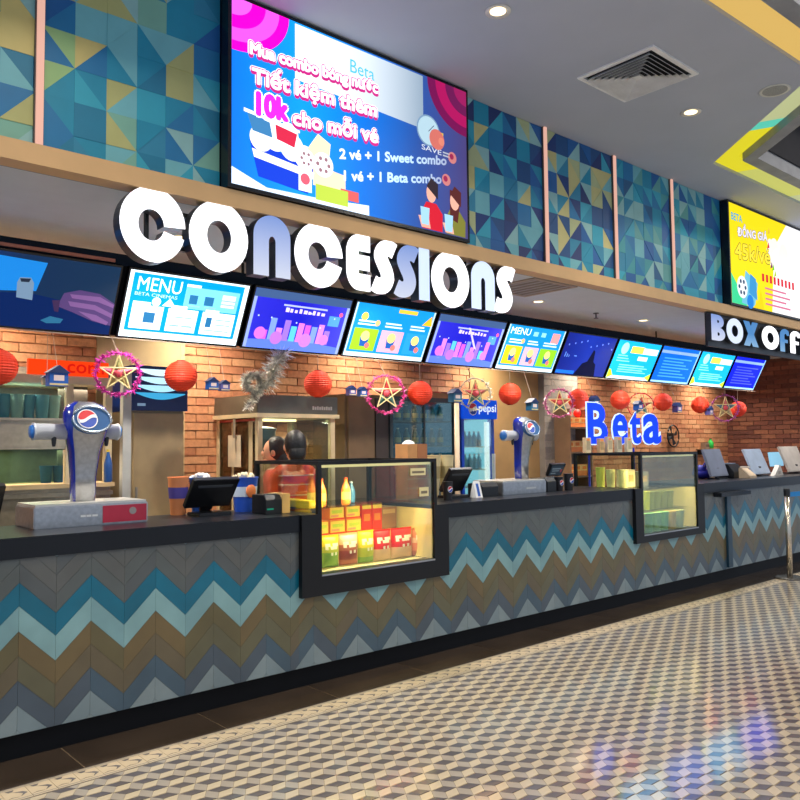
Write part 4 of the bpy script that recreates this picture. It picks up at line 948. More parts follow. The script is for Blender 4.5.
# ================================================================== SNACKS IN THE CASES
def bag(label, px0, px1, py0, py1, y, cols, group=None):
    a, b = P(px0, py1, Y=y), P(px1, py0, Y=y); zb = .742
    h = max(.17, P((px0+px1)/2, py0, Y=y).z-zb); xc = (a.x+b.x)/2; w = (b.x-a.x)
    t = thing('snack_bag', label, 'snack bag', (xc, y, zb), group)
    nu, nv = 8, 10; V = []
    for sgn in (-1, 1):
        for j in range(nv+1):
            for i in range(nu+1):
                u_, v_ = i/nu, j/nv; bul = (math.sin(PI*u_)**.6)*(math.sin(PI*v_)**.45)*.045
                V.append((xc-w/2+w*u_*(1), y+sgn*(.002+bul)+.012*math.sin(9*u_+5*v_)*bul*8, zb+h*v_))
    F = []; m = []; N1 = (nu+1)*(nv+1)
    for j in range(nv):
        for i in range(nu):
            q = j*(nu+1)+i; F += [(q, q+1, q+nu+2, q+nu+1), (N1+q+nu+1, N1+q+nu+2, N1+q+1, N1+q)]
            c = cols[min(len(cols)-1, int((j+.5)/nv*len(cols)))]
            if (j in (6, 7) and 1 <= i <= 6 and (i*3+j) % 4) or (j == 4 and 2 <= i <= 5 and i % 2): c = M('bag_print', (236, 226, 214), .5)
            m += [c, c]
    for j in range(nv): q = j*(nu+1); F += [(q, q+nu+1, N1+q+nu+1, N1+q), (q+nu, N1+q+nu, N1+q+2*nu+1, q+2*nu+1)]; m += [cols[0], cols[0]]
    mats = list({c.name: c for c in m}.values()); mb = MB(); mb.v = V; mb.f = F; mb.m = [mats.index(c) for c in m]
    mb.build('pouch', mats, t, smooth=True)
    MB().box(xc-w/2, xc+w/2, y-.003, y+.003, zb+h, zb+h+.012).build('seal', cols[-1], t)
    return t
r_, w_r, g_, y_, br_ = M('bag_red', (214, 34, 52), .35), M('bag_cream', (222, 178, 150), .4), M('bag_green', (120, 160, 60), .35), M('bag_yellow', (230, 206, 50), .35), M('bag_brown', (170, 90, 70), .4)
bag('yellow and green snack bag beside the frame post in the case', 321, 338, 537, 571, 4.60, [g_, g_, M('bag_lime', (176, 180, 60), .35), y_])
bag('brownish red snack bag between two yellow green bags', 339, 357, 535, 568, 4.60, [br_, M('bag_maroon', (140, 50, 50), .4), br_, w_r])
bag('yellow and green snack bag next to the bright red bags', 358, 373, 532, 565, 4.60, [g_, M('bag_lime', (176, 180, 60), .35), y_, y_])
bag('bright red snack bag with pale foot in the glass case', 373, 390, 531, 563, 4.60, [w_r, w_r, r_, r_, r_], 'red snack bags'); bag('bright red snack bag with pale foot in the glass case', 391, 411, 529, 561, 4.60, [w_r, w_r, r_, r_, r_], 'red snack bags')
bag('pink and brown snack bag at the end of the bag row', 412, 428, 529, 558, 4.60, [br_, M('bag_salmon', (216, 120, 96), .4), w_r, M('bag_salmon', (216, 120, 96), .4)])
m_or, m_ye, m_rd = M('box_orange', (236, 128, 44), .5), M('box_yellow', (244, 206, 90), .5), M('box_red', (222, 50, 30), .5)
m_pk, m_gn = M('box_pink', (236, 150, 120), .5), M('box_lime', (190, 206, 70), .5)
def px_carton(px0, px1, py0, py1, y, d, label, mat, bands, group, z0=None):
    a, b = P(px0, py1, Y=y), P(px1, py0, Y=y); zb = z0 if z0 is not None else a.z
    return carton('snack_carton', label, 'snack carton', (a.x+b.x)/2, y+d/2, zb, b.x-a.x, d, max(.05, P((px0+px1)/2, py0, Y=y).z-zb), mat, bands, group)
orb = [(.05, .95, .12, .9, m_ye), (.15, .85, .45, .7, m_gn), (.1, .6, .2, .35, m_pk), (.0, 1, .0, .1, m_rd)]
lab = 'orange and yellow snack carton stacked behind the snack bags'; grp = 'orange snack cartons in the case'
yc = 4.86; rz0 = .945
for i in range(4):
    x = 3.30+.155*i; carton('snack_carton', lab, 'snack carton', x, yc, rz0, .145, .12, .105, m_or, orb, grp)
for i in (0, 2, 3): carton('snack_carton', lab, 'snack carton', 3.30+.155*i, yc+.01, rz0+.1055, .14, .12, .10, m_or, orb, grp)
for i in range(2): carton('snack_carton', 'tall red carton with yellow top in the glass case', 'snack carton', 3.90+.105*(i-.5)+.045, yc-.0, rz0, .1, .12, .215, m_rd, [(.05, .95, .78, .97, m_ye), (.2, .8, .35, .6, m_or)], 'tall red cartons')
carton('brown_carton', 'dull brown carton at the end of the carton row', 'snack carton', 4.12, yc, rz0, .16, .12, .17, M('box_brown', (150, 104, 70), .6), [(.1, .9, .7, .9, M('box_tan', (190, 150, 100), .6))])
def bottle(label, x, y, z, h, r, mat, cap, group=None, band=None, name='bottle'):
    t = thing(name, label, 'bottle', (x, y, z), group)
    MB().lathe((x, y, z), [(r*.85, 0), (r, .01), (r, h*.55), (r*.82, h*.66), (r*.40, h*.84), (r*.36, h*.92), (r*.36, h*.93)], 16).build('body', mat, t, smooth=True)
    MB().lathe((x, y, z), [(r*.42, h*.93), (r*.42, h), (.001, h)], 14).build('cap', cap, t)
    if band: MB().lathe((x, y, z), [(r*1.01, h*.2), (r*1.01, h*.48)], 16).build('wrap', band, t)
    return t
ob, oc = M('orange_drink', (238, 130, 50), .3), M('cap_orange', (226, 90, 40), .4)
for (x, y) in ((3.36, 4.66), (3.36, 4.78), (3.58, 4.66)):
    bottle('orange drink bottle on the glass shelf of the snack case', x, y, 1.17, .20, .034, ob, oc, 'orange bottles on the case shelf', M('wrap_yellow', (244, 214, 110), .5))
bottle('small blue and white bottle on the glass shelf of the snack case', 3.74, 4.80, 1.17, .16, .03, M('blue_drink', (70, 120, 170), .3), m_cw)
for i in range(4): carton('chips_pack', 'flat yellow chips pack lying on the case shelf', 'chips pack', 3.24, 4.60+.135*i if i else 4.62, 1.17, .12, .12, .05, M('chips_yellow', (240, 200, 40), .4), [(.15, .85, .3, .8, m_ye)], 'yellow chips packs')
# price tickets on the front glass of the first case
for (px, py, w_, h_) in ((418, 472, 15, 8), (424, 492, 9, 10)):
    a, b = P(px-w_/2, py, Y=4.388), P(px+w_/2, py, Y=4.388); zz = a.z; hh = h_*.0068
    t = thing('sticker', 'cream printed sticker on the glass of the snack case', 'sticker', (a.x, 4.388, zz-hh/2), 'stickers on the case glass')
    MB().box(a.x, b.x, 4.387, 4.389, zz-hh/2, zz+hh/2).build('sheet', M('sticker_cream', (222, 210, 160), .5), t); MB().box(a.x+.015, b.x-.015, 4.386, 4.387, zz-hh*.2, zz+hh*.1).build('print', M('sticker_print', (120, 110, 90), .5), t)
# cups in the second case
def plain_cup(label, x, y, z, h, r, mat, group): return cup(label, x, y, z, r*.8, r, h, mat, group, False)
pc_ = [M('cup_peach', (226, 176, 110), .5), M('cup_mint', (150, 200, 140), .5), M('cup_green', (170, 206, 150), .5), M('cup_mint', (150, 200, 140), .5), M('cup_sand', (232, 186, 116), .5), M('cup_pale', (206, 206, 150), .5)]
for i, m in enumerate(pc_): plain_cup('pastel paper cup on the deck of the cup case', 7.235+.155*i, 4.50, .676, .19, .066, m, 'pastel cups on the case deck')
for i in range(3): plain_cup('bright yellow paper cup on the middle shelf of the cup case', 7.215+.125*i, 4.56, .90, .19, .055, M('cup_yellow', (232, 224, 70), .5), 'yellow cups on the case shelf')
for i in range(4): plain_cup('dull olive paper cup on the middle shelf of the cup case', 7.62+.13*i, 4.60, .90, .175, .052, M('cup_olive', (140, 136, 70), .5), 'olive cups on the case shelf')
for i in range(2): plain_cup('cream paper cup on the top shelf of the cup case', 7.22, 4.66+.15*i, 1.12, .20, .05, M('cup_cream', (236, 216, 160), .5), 'cream cups on the top shelf')
plain_cup('pale yellow paper cup on the top shelf of the cup case', 7.24, 4.95, 1.12, .22, .05, M('cup_lemon', (232, 222, 110), .5), None)
carton('beige_box', 'beige box on the top shelf of the cup case', 'box', 7.72, 4.95, 1.12, .16, .14, .19, M('box_beige', (206, 184, 150), .6), [(.2, .8, .3, .7, M('box_tan', (190, 150, 100), .6))])
carton('grey_box', 'grey box on the top shelf of the cup case', 'box', 7.98, 4.95, 1.12, .2, .14, .16, M('box_grey', (130, 124, 116), .6), [(.2, .8, .3, .7, M('box_tan', (190, 150, 100), .6))])
# boxes standing on the second case
zc2 = 1.50
for i, (x, w_, h_, m, lb) in enumerate(((7.34, .10, .17, 'box_beige', 'slim beige carton on the cup case under neon letter t'), (7.60, .09, .16, 'card_sand', 'sand carton on the cup case under neon letter a'), (7.76, .10, .18, 'box_beige', 'beige carton with picture on the cup case'), (7.95, .10, .18, 'card_grey', 'grey cream carton on the cup case'), (8.16, .10, .17, 'card_cream', 'cream carton on the case corner post'))):
    col = {'box_beige': (206, 184, 150), 'card_sand': (196, 160, 116), 'card_grey': (178, 166, 146), 'card_cream': (214, 198, 164)}[m]
    carton('display_carton', lb, 'carton', x, 5.185, zc2, w_, .045, h_, M(m, col, .6), [(.15, .85, .2, .75, M('print_'+m, tuple(int(v*.8) for v in col), .6)), (.2, .7, .8, .92, M('carton_orange', (232, 130, 70), .5))])

# ================================================================== NEON SIGN
YN = 5.25
t = thing('neon_sign', 'glowing blue neon word beta on slim posts above the counter', 'neon sign', (P(622, 430, Y=YN).x, YN, 0))
nb, nw = E((14, 60, 240), 1.3), E((190, 214, 255), 1.5)
for ch, a, b, top, bot in (('B', 586, 607, 402, 445), ('e', 611, 627, 413, 445), ('t', 628.5, 640, 411, 445), ('a', 641.5, 660, 413, 445)):
    xa, xb = P(a, 430, Y=YN).x, P(b, 430, Y=YN).x; z1, z0 = P((a+b)/2, top, Y=YN).z, P((a+b)/2, bot, Y=YN).z
    for off, m, yy, grow, nm in ((.055, nw, YN, .0, 'letter'), (.022, nb, YN-.012, -.0, 'tube_core')):
        V, F = text_geo(ch, off); xs_ = [v[0] for v in V]; ys_ = [v[1] for v in V]; e_ = 0 if nm == 'letter' else .012
        mp = [(xa+e_+(v[0]-min(xs_))/(max(xs_)-min(xs_))*(xb-xa-2*e_), z0+e_+(v[1]-min(ys_))/(max(ys_)-min(ys_))*(z1-z0-2*e_)) for v in V]
        n = len(mp); mb = MB(); mb.add([(q[0], yy-.008, q[1]) for q in mp]+[(q[0], yy, q[1]) for q in mp], F+[tuple(i+n for i in reversed(f)) for f in F])
        o = mb.build(nm, m, t if nm == 'letter' else o, recalc=False)
mb = MB()
for pxx in (589.5, 634): x = P(pxx, 440, Y=YN).x; mb.tube([(x, YN+.01, 0), (x, YN+.01, 1.55)], .012, 8)
mb.build('post', M('post_blue', (30, 50, 190), .3), t)

# ================================================================== BEHIND THE COUNTER
m_ss = M('warm_steel', (190, 176, 150), .3, metal=.7, scale=20); m_ssd = M('dull_steel', (150, 146, 140), .4, metal=.5, scale=20)
# back bench
t = thing('back_bench', 'low steel work bench along the brick wall', 'work bench', (4.5, 6.2, 0))
MB().box(3.26, 4.56, 5.80, 6.56, .86, .90).build('worktop', m_ss, t); MB().box(3.28, 4.54, 5.84, 6.55, .08, .86).build('cabinet', m_ssd, t)
for x in (3.32, 4.50): MB().box(x-.03, x+.03, 5.86, 6.5, 0, .08).build('foot', m_ssd, t)
# left: hot food warmer with red sign
yw = 5.85
xa, xb = P(-60, 430, Y=yw).x, P(112, 430, Y=yw).x
zz = lambda py, px=60: P(px, py, Y=yw).z
t = thing('food_warmer', 'large steel food warming cabinet with glowing red corn sign', 'food warmer', ((xa+xb)/2, 6.2, 0))
z_top, z_led, z_up, z_mid, z_low, z_base = zz(361), zz(376), zz(384), zz(421), zz(449), zz(488)
MB().box(xa, xb, yw+.02, 6.5, 0, z_base).build('base_cabinet', m_ss, t)
MB().box(xa, xb, yw-.06, 6.5, z_base, z_base+.03).build('work_ledge', M('ledge_cream', (220, 190, 140), .4), t)
MB().box(xa, xb, yw-.03, yw+.0, z_base-.06, z_base-.03).build('front_rail', m_ss, t)
MB().box(xa, xb, 6.42, 6.5, z_base+.03, z_top).build('back_panel', m_ssd, t)
for x in (xa, P(66, 430, Y=yw).x, xb-.05): MB().box(x, x+.05, yw, yw+.05, z_base+.03, z_led).build('post', M('post_cream', (206, 188, 150), .4), t)
MB().box(xa, P(66, 430, Y=yw).x, yw+.01, 6.42, z_low, z_low+.02).build('middle_shelf', m_ss, t); MB().box(xa, P(66, 430, Y=yw).x, yw+.004, yw+.02, z_low+.02, z_mid).build('steel_panel', m_ss, t)
MB().box(xa, xb, yw-.02, 6.42, z_mid, z_mid+.018).build('upper_shelf', m_ss, t)
MB().box(xa, xb, yw-.04, 6.5, z_up, z_led).build('canopy', M('canopy_cream', (214, 196, 160), .4), t)
so = MB().box(P(26, 368, Y=yw).x, P(106, 368, Y=yw).x, yw-.05, yw-.02, z_led, z_top).build('red_sign', E((250, 66, 14), 1.0), t)
pc = Pic((P(67, 368, Y=yw-.05).x, yw-.052, z_top-.02), (P(104, 368, Y=yw-.05).x, yw-.052, z_top-.02), (P(104, 368, Y=yw-.05).x, yw-.052, z_led+.02), (P(67, 368, Y=yw-.05).x, yw-.052, z_led+.02), so)
pc.text('sign_letters', 'corn', 0, 0, 1, 1, E((214, 24, 10), 1.0), .001, .03)
MB().box(xa, P(64, 430, Y=yw).x, yw+.02, yw+.026, z_base+.04, z_low-.0).build('glass_door', GLASS('green_glass', (190, 220, 200), .9), t)
MB().box(xa, P(64, 430, Y=yw).x, yw-.0, yw+.006, z_mid+.02, z_up).build('upper_glass', m_glass, t)
MB().box(P(68, 430, Y=yw).x, P(97, 430, Y=yw).x, yw+.2, yw+.23, z_base+.03, z_up).build('recess_sheet', M('recess_dark', (86, 78, 70), .5), t)  # dark sheet stands in for the recess, its shade put into the colour
for zl in (z_up-.02, z_low-.01):
    l = area_light('warmer_fill', Vector(((xa+P(66, 430, Y=yw).x)/2+.3, yw+.2, zl))-ORG[t], 5, .9, (1, .86, .66), sy=.08); l.parent = t  # lamps added to brighten the under-lit compartments
for i in range(6):
    x = P(-8+12.5*i, 400, Y=yw+.18).x
    cup('stacked clear blue plastic cups on the warmer shelf', x, yw+.18+.03*(i % 2), z_mid+.018, .04, .05, .17, M('cup_teal', (90, 150, 176), .3) if i % 3 < 2 else M('cup_teal_pale', (150, 180, 180), .3), 'cups on the warmer shelf', False)
for i in range(2):
    x = P(46+13*i, 470, Y=yw+.22).x
    cup('dark blue cup inside the lower warmer glass', x, yw+.22, z_base+.03, .035, .045, .12, M('cup_navy', (40, 80, 130), .4), 'cups in the lower warmer', False)
bl = bottle('yellow topped bottle standing at the warmer edge', P(108, 470, Y=yw-.03).x, yw-.03, z_base+.03, .24, .03, M('blue_label', (40, 90, 160), .4), M('cap_yellow', (240, 210, 60), .4))
# pale steel post beside it
pst = thing('steel_post', 'slim pale steel post beside the blue lit cooler', 'post', (P(127, 440, Y=5.9).x, 5.9, 0))
x = P(127, 440, Y=5.9).x
MB().box(x-.032, x+.032, 5.9, 5.96, 0, 2.2).build('shaft', M('pale_post', (196, 196, 190), .35), pst); MB().box(x-.06, x+.06, 5.87, 5.99, 0, .02).build('foot', m_ssd, pst)
# cooler with blue glowing arcs
ya = 6.0; x0, x1 = P(131, 430, Y=ya).x, P(184, 430, Y=ya).x; zh1, zh0 = P(158, 367, Y=ya).z, P(158, 411, Y=ya).z
t = thing('drinks_cooler', 'grey cooler with blue header of glowing cyan arcs', 'cooler', ((x0+x1)/2, 6.3, 0))
MB().box(x0, x1, ya+.01, 6.56, .06, zh0).build('cabinet', M('cooler_taupe', (150, 132, 104), .5), t); MB().box(x0+.015, x1-.015, ya-.012, ya+.01, .10, zh0-.02).build('door', M('cooler_door', (168, 146, 108), .4), t, bevel=.004)
MB().box(x0+.02, x1-.02, ya+.03, 6.5, 0, .06).build('plinth', m_frame, t); MB().box(x0+.03, x0+.045, ya-.03, ya-.012, 1.0, 1.3).build('handle', m_ssd, t)
hd = MB().box(x0-.01, x1+.01, ya-.04, 6.56, zh0, zh1).build('header', M('header_navy', (12, 44, 110), .35), t)
pc = Pic((x0, ya-.041, zh1), (x1, ya-.041, zh1), (x1, ya-.041, zh0), (x0, ya-.041, zh0), hd)
for k, (v, c) in enumerate(((.93, (214, 240, 250)), (.75, (190, 232, 250)), (.57, (170, 224, 246)), (.40, (60, 160, 206)))):
    top = [(.03+.94*i/16, v) for i in range(17)]; bot = [(.03+.94*i/16, v-.13*math.sin(PI*i/16)-.02) for i in range(16, -1, -1)]
    pc.poly('light_arc', top+bot, E(c, 1.2), .002)
pc.rect('nameplate', .07, .10, .22, .16, E((130, 160, 190), .7), .002)
# popcorn machine
yf = 5.82; x0 = P(258, 450, Y=yf).x; x1 = P(335, 450, Y=yf).x; yk = 6.54
zt1, zt0 = P(300, 396, Y=yf).z, P(300, 414, Y=yf).z
t = thing('popcorn_machine', 'tall glass popcorn machine with steel canopy and hanging kettle', 'popcorn machine', ((x0+x1)/2, 6.15, .90))
MB().box(x0, x1, yf, yk, .90, 1.02).build('base', m_ss, t)
cn = MB().box(x0-.02, x1+.02, yf-.02, yk+.01, zt0, zt1).build('canopy', M('canopy_steel', (116, 112, 100), .35, metal=.6), t, bevel=.006)
MB().box(x0-.03, x1+.03, yf-.03, yk+.02, zt0-.035, zt0).build('canopy_edge', M('edge_cream', (216, 196, 156), .4), t)
pc = Pic((x0+.55*(x1-x0)+.1, yf-.021, zt0+.075), (x1-.04, yf-.021, zt0+.075), (x1-.04, yf-.021, zt0+.035), (x0+.55*(x1-x0)+.1, yf-.021, zt0+.035), cn)
pc.rects('raised_lettering', [(.11*k, .1, .11*k+.085, .9-.1*(k % 2)) for k in range(9)], M('nickel', (206, 202, 190), .3, metal=.5), .002)
for (x, y) in ((x0, yf), (x1-.045, yf), (x0, yk-.045), (x1-.045, yk-.045)): MB().box(x, x+.045, y, y+.045, 1.02, zt0-.035).build('post', M('edge_cream', (216, 196, 156), .4), t)
MB().box(x0+.045, x1-.045, yf+.01, yf+.016, 1.02, zt0-.035).build('front_glass', m_glass, t); MB().box(x0+.01, x0+.016, yf+.045, yk-.045, 1.02, zt0-.035).build('side_glass', GLASS('smoked_glass', (200, 190, 176), .8), t); MB().box(x1-.016, x1-.01, yf+.045, yk-.045, 1.02, zt0-.035).build('side_glass', m_glass, t)
MB().box(x0+.004, x0+.009, yf+.1, yf+.16, 1.02, zt0-.05).box(x0+.004, x0+.009, yk-.3, yk-.27, 1.02, zt0-.05).build('side_rail', M('edge_cream', (216, 196, 156), .4), t)
MB().box(x0-.002, x0+.008, yf+.06, yk-.06, zt0-.065, zt0-.045).build('red_trim', M('trim_red', (190, 60, 50), .5), t)
xm, ym = x0+.28*(x1-x0), (yf+yk)/2
ke = MB().lathe((xm, ym, zt0-.32), [(.02, 0), (.13, .02), (.15, .10), (.15, .18), (.16, .18), (.16, .2), (.001, .22)], 24).build('kettle', M('kettle_steel', (120, 120, 118), .3, metal=.8), t, smooth=False)
MB().tube([(xm, ym, zt0-.1), (xm, ym, zt0-.03)], .02, 10).tube([(xm-.15, ym, zt0-.2), (xm-.25, ym, zt0-.2), (xm-.25, ym, zt0-.04)], .012, 8).build('kettle_bracket', m_ss, ke)
MB().tube([(x0+.72*(x1-x0)+.12*math.cos(a), ym-.1, zt0-.42+.16*math.sin(a)) for a in [PI*1.02+PI*.96*k/12 for k in range(13)]], .008, 8).build('scoop_wire', m_ss, t)
tag(MB().ball(((x0+x1)/2+.1, ym+.05, 1.03), (.26, .2, .10), 0, 18, 8).build('popcorn_heap', M('popcorn_heap', (236, 214, 160), .9, bump=1, scale=40), t), kind='stuff')
py_ = yf+.28
MB().box(x0+.2, x1-.2, ym-.03, ym+.03, zt0-.055, zt0-.036).build('fill_lens', E((255, 220, 160), 3), t)
l = area_light('machine_fill', Vector(((x0+x1)/2, ym, zt0-.065))-ORG[t], 9, .5, (1, .82, .6), sy=.06); l.parent = t  # lamp and lens added to brighten the dark inside of the machine
MB().box(x0-.004, x0+.0, py_, py_+.22, P(240, 467, X=x0).z, P(240, 435, X=x0).z).build('paper_notice', M('notice_paper', (220, 206, 180), .7), t)
# bottle refrigerator: brown side door and open glass shelves
yr = 6.02; xa, xm_, xb = P(346, 430, Y=yr).x, P(391, 430, Y=yr).x, P(455, 430, Y=yr).x; ztop = P(420, 397, Y=yr).z
t = thing('bottle_cabinet', 'wide drinks cabinet with brown door and blue lit bottle shelves', 'drinks cabinet', ((xa+xb)/2, 6.3, 0))
MB().box(xa, xm_-.02, yr+.02, 6.56, 0, ztop).build('brown_section', M('cab_brown', (112, 90, 66), .6), t); MB().box(xa+.03, xa+.62*(xm_-xa), yr, yr+.02, .1, ztop-.03).build('door', M('cab_door', (128, 102, 74), .5), t, bevel=.003)
MB().box(xa+.66*(xm_-xa), xm_-.03, yr+.004, yr+.02, .1, ztop-.03).build('dark_panel', M('cab_panel', (70, 60, 56), .5), t)
MB().box(xm_-.02, xm_+.02, yr-.01, 6.56, 0, ztop).box(xb-.03, xb, yr-.01, 6.56, 0, ztop).box(xm_+.02, xb-.03, yr-.01, 6.56, ztop-.05, ztop).build('frame', M('cab_frame', (60, 70, 74), .4), t)
MB().box(xm_+.02, xb-.03, 6.50, 6.56, 0, ztop-.05).build('back_panel', E((14, 70, 96), .55), t)
MB().box(xb-.036, xb-.031, yr+.02, 6.5, 0, ztop-.05).build('glow_side', E((20, 96, 130), .7), t)  # back and side glow to stand for light on the shelves
zs = [P(420, 421, Y=yr+.1).z, P(420, 446, Y=yr+.1).z, P(420, 472, Y=yr+.1).z]
for z in zs: MB().box(xm_+.02, xb-.03, yr+.02, 6.5, z-.012, z).build('shelf', M('cab_shelf', (70, 110, 120), .4), t)
MB().box(xm_+.02, xb-.03, yr, yr+.006, .2, ztop-.05).build('glass_door', m_glass, t)
xc_ = (xm_+xb)/2; MB().box(xc_-.012, xc_+.012, yr-.006, yr-.0005, .2, ztop-.05).build('mullion', M('cab_frame', (60, 70, 74), .4), t)
MB().box(xm_, xb, yr-.03, yr-.012, ztop-.004, ztop+.05).build('wooden_top_rail', M('rail_wood', (160, 116, 80), .6), t)
wat = M('water_blue', (96, 150, 170), .2); wlab = M('water_label', (214, 210, 170), .5)
for r, z in enumerate(zs):
    for i in range(7): bottle('clear blue water bottle on the %s shelf of the lit cabinet' % ('top', 'middle', 'bottom')[r], xm_+.09+i*(xb-xm_-.18)/6, yr+.14, z, .19 if r else .17, .036, wat, m_cw, 'water bottles in the cabinet', wlab)
for (i, c) in enumerate(((150, 40, 40), (180, 60, 50), (120, 40, 44))): carton('red_pack', 'dark red pack lying on top of the drinks cabinet', 'pack', xc_+.05+.17*i, yr+.12, ztop, .16, .14, .07, M('pack_%d' % i, c, .6), [(.2, .8, .3, .7, M('pack_print', (200, 150, 110), .6))], 'red packs on the cabinet')
# open cardboard box and tissue on the counter back
xq = P(411, 460, Y=5.05).x
t = thing('cardboard_box', 'small brown cardboard box with white tissue standing behind the snack case', 'cardboard box', (4.52, 5.06, TOP))
xq = P(411, 452, Y=5.06).x; zq1 = P(411, 444, Y=5.06).z
MB().box(xq-.11, xq+.11, 4.98, 5.14, TOP, zq1).build('box', M('cardboard', (196, 142, 90), .8), t); MB().box(xq+.0, xq+.112, 4.975, 4.98, TOP, zq1).build('flap', M('cardboard_dark', (166, 108, 70), .8), t)
MB().lathe((xq-.03, 5.06, zq1), [(.06, -.01), (.05, .015), (.02, .03), (.001, .035)], 9).build('tissue', m_cw, t)
for (i, px_) in enumerate((433, 446)):
    x = P(px_, 462, Y=5.08).x
    tub('cream paper bowl standing behind the black terminal', x, 5.08, TOP, .05, .07, P(px_, 456, Y=5.08).z-TOP, M('bowl_cream', (206, 188, 140), .5), M('bowl_band', (170, 150, 100), .5), None, 'cream bowls behind the terminal', 'paper_bowl', 'paper bowl')
# white pole
x = P(457, 440, Y=5.7).x
t = thing('white_pole', 'thin off white pole in front of the blue drinks fridge', 'pole', (x, 5.7, 0))
MB().tube([(x, 5.7, .02), (x, 5.7, P(457, 403, Y=5.7).z)], .028, 12).build('shaft', M('pole_white', (196, 176, 150), .4), t, smooth=True); MB().lathe((x, 5.7, 0), [(.09, 0), (.09, .015), (.03, .025)], 20).build('foot', m_ssd, t)
# branded drinks fridge
yg = 5.98; x0, x1 = P(461.5, 430, Y=yg).x, P(494, 430, Y=yg).x; zt = P(478, 400, Y=yg).z; zh = P(478, 419, Y=yg).z
t = thing('drinks_fridge', 'blue upright glass door drinks fridge with round emblem header', 'fridge', ((x0+x1)/2, 6.25, 0))
fb = M('fridge_blue', (14, 60, 170), .3)
MB().box(x0, x0+.04, yg, 6.56, .0, zt).box(x1-.03, x1, yg, 6.56, 0, zt).box(x0+.04, x1-.03, 6.5, 6.56, 0, zt).box(x0+.04, x1-.03, yg, 6.5, 0, .3).build('cabinet', fb, t)
MB().box(x0+.04, x1-.03, yg+.02, 6.5, zh, zt).build('header_box', fb, t)
hd = MB().box(x0, x1, yg-.05, yg+.02, zh, zt).build('header', E((14, 74, 206), .9), t)
c = Vector((x0+.13, yg-.051, (zh+zt)/2)); logo_disc(hd, c, .062, (0, -1, 0))
pc = Pic((x0+.22, yg-.051, zt-.05), (x1-.02, yg-.051, zt-.05), (x1-.02, yg-.051, zh+.05), (x0+.22, yg-.051, zh+.05), hd); pc.text('brand_lettering', 'pepsi', 0, 0, 1, 1, E((220, 234, 250)), .003, .02)
MB().box(x0+.05, x1-.04, 6.49, 6.5, .3, zh).build('glow_back', E((110, 196, 226), 1.0), t)
MB().box(x1-.040, x1-.031, yg+.07, 6.49, .3, zh).build('glow_side', E((150, 222, 244), 1.2), t)  # glow added to back and side in place of light inside the fridge
MB().box(x1-.10, x1-.045, yg+.03, yg+.06, .3, zh-.03).build('light_tube', E((240, 250, 255), 1.6), t)
MB().box(x0+.04, x1-.03, yg+.004, yg+.01, .3, zh).build('glass_door', m_glass, t); MB().box(x1-.05, x1-.03, yg-.04, yg-.005, .9, 1.5).build('handle', m_cw, t)
zz_ = [P(478, 446.5, Y=yg+.1).z, P(478, 469, Y=yg+.1).z, .8]
for z in zz_[:2]+[P(478, 486, Y=yg+.1).z]:
    MB().box(x0+.04, x1-.03, yg+.05, 6.49, z-.01, z).build('shelf', M('shelf_white', (210, 226, 230), .4), t)
for r in range(2):
    for i in range(5):
        o_ = i == 0
        bottle('orange drink bottle in the blue fridge' if o_ else 'pale blue drink bottle in the blue fridge', x0+.10+i*.075, yg+.12, zz_[r], .17, .03, ob if o_ else M('fridge_drink', (130, 190, 220), .25), oc if o_ else m_cw, 'orange bottles in the fridge' if o_ else 'blue bottles in the fridge')
# shelf of orange popcorn boxes next to the grey pillar
ysf = 6.22; x0, x1 = P(570, 430, Y=ysf).x, P(592, 430, Y=ysf).x
t = thing('snack_shelf', 'narrow open shelf of orange boxes next to the grey pillar', 'shelf', ((x0+x1)/2, 6.4, 0))
MB().box(x0, x0+.02, ysf, 6.56, 0, 2.06).box(x1-.02, x1, ysf, 6.56, 0, 2.06).build('upright', M('shelf_wood', (140, 110, 84), .6), t)
zsh = [P(581, y_, Y=ysf).z for y_ in (427, 452, 476)]
for z in zsh: MB().box(x0+.02, x1-.02, ysf, 6.56, z-.02, z).build('board', M('shelf_wood', (140, 110, 84), .6), t)
for i, z in enumerate(zsh):
    for k in range(3):
        carton('popcorn_box', 'orange and cream popcorn box on the narrow shelf', 'popcorn box', x0+.10+k*(x1-x0-.2)/2, ysf+.14, z, .15, .15, .15 if i else .13, M('popbox_orange', (240, 140, 70), .5), [(.05, .95, .45, .95, M('popbox_cream', (246, 200, 120), .5)), (.2, .8, .55, .85, m_or)], 'orange popcorn boxes')
    if not i:
        for k in range(2):
            o = MB().ball((x0+.14+.22*k, ysf+.14, z+.13+.055), .055, 0, 14, 10).build('red_ball', M('ball_red', (226, 40, 36), .5), smooth=True); tag(o, 'small red ball on top of an orange popcorn box', 'ball', 'red balls on the shelf')
# things fixed on the orange brick wall
x = P(671, 436, Y=6.55).x; z = P(671, 436, Y=6.55).z
t = thing('wall_fan', 'round black fan fixed to the orange brick wall', 'fan', (x, 6.5, z))
MB().lathe((x, 6.585, z), [(.001, 0), (.05, 0), (.05, -.06), (.001, -.06)], 16, ax='y').build('motor', m_pos, t)
for k in range(4): a = k*PI/2+.4; MB().slab(((x+.03*math.cos(a), 6.52, z+.03*math.sin(a)), (x+.15*math.cos(a+.25), 6.515, z+.15*math.sin(a+.25)), (x+.15*math.cos(a-.3), 6.53, z+.15*math.sin(a-.3)), (x+.03*math.cos(a-.5), 6.53, z+.03*math.sin(a-.5))), .006).build('blade', M('fan_blade', (40, 42, 48), .4), t)
MB().tube([(x+.17*math.cos(a), 6.51, z+.17*math.sin(a)) for a in [2*PI*k/24 for k in range(24)]], .012, 8, closed=True).build('guard', m_pos, t, smooth=True)
x, z = P(711, 448, Y=6.5).x, P(711, 448.5, Y=6.5).z
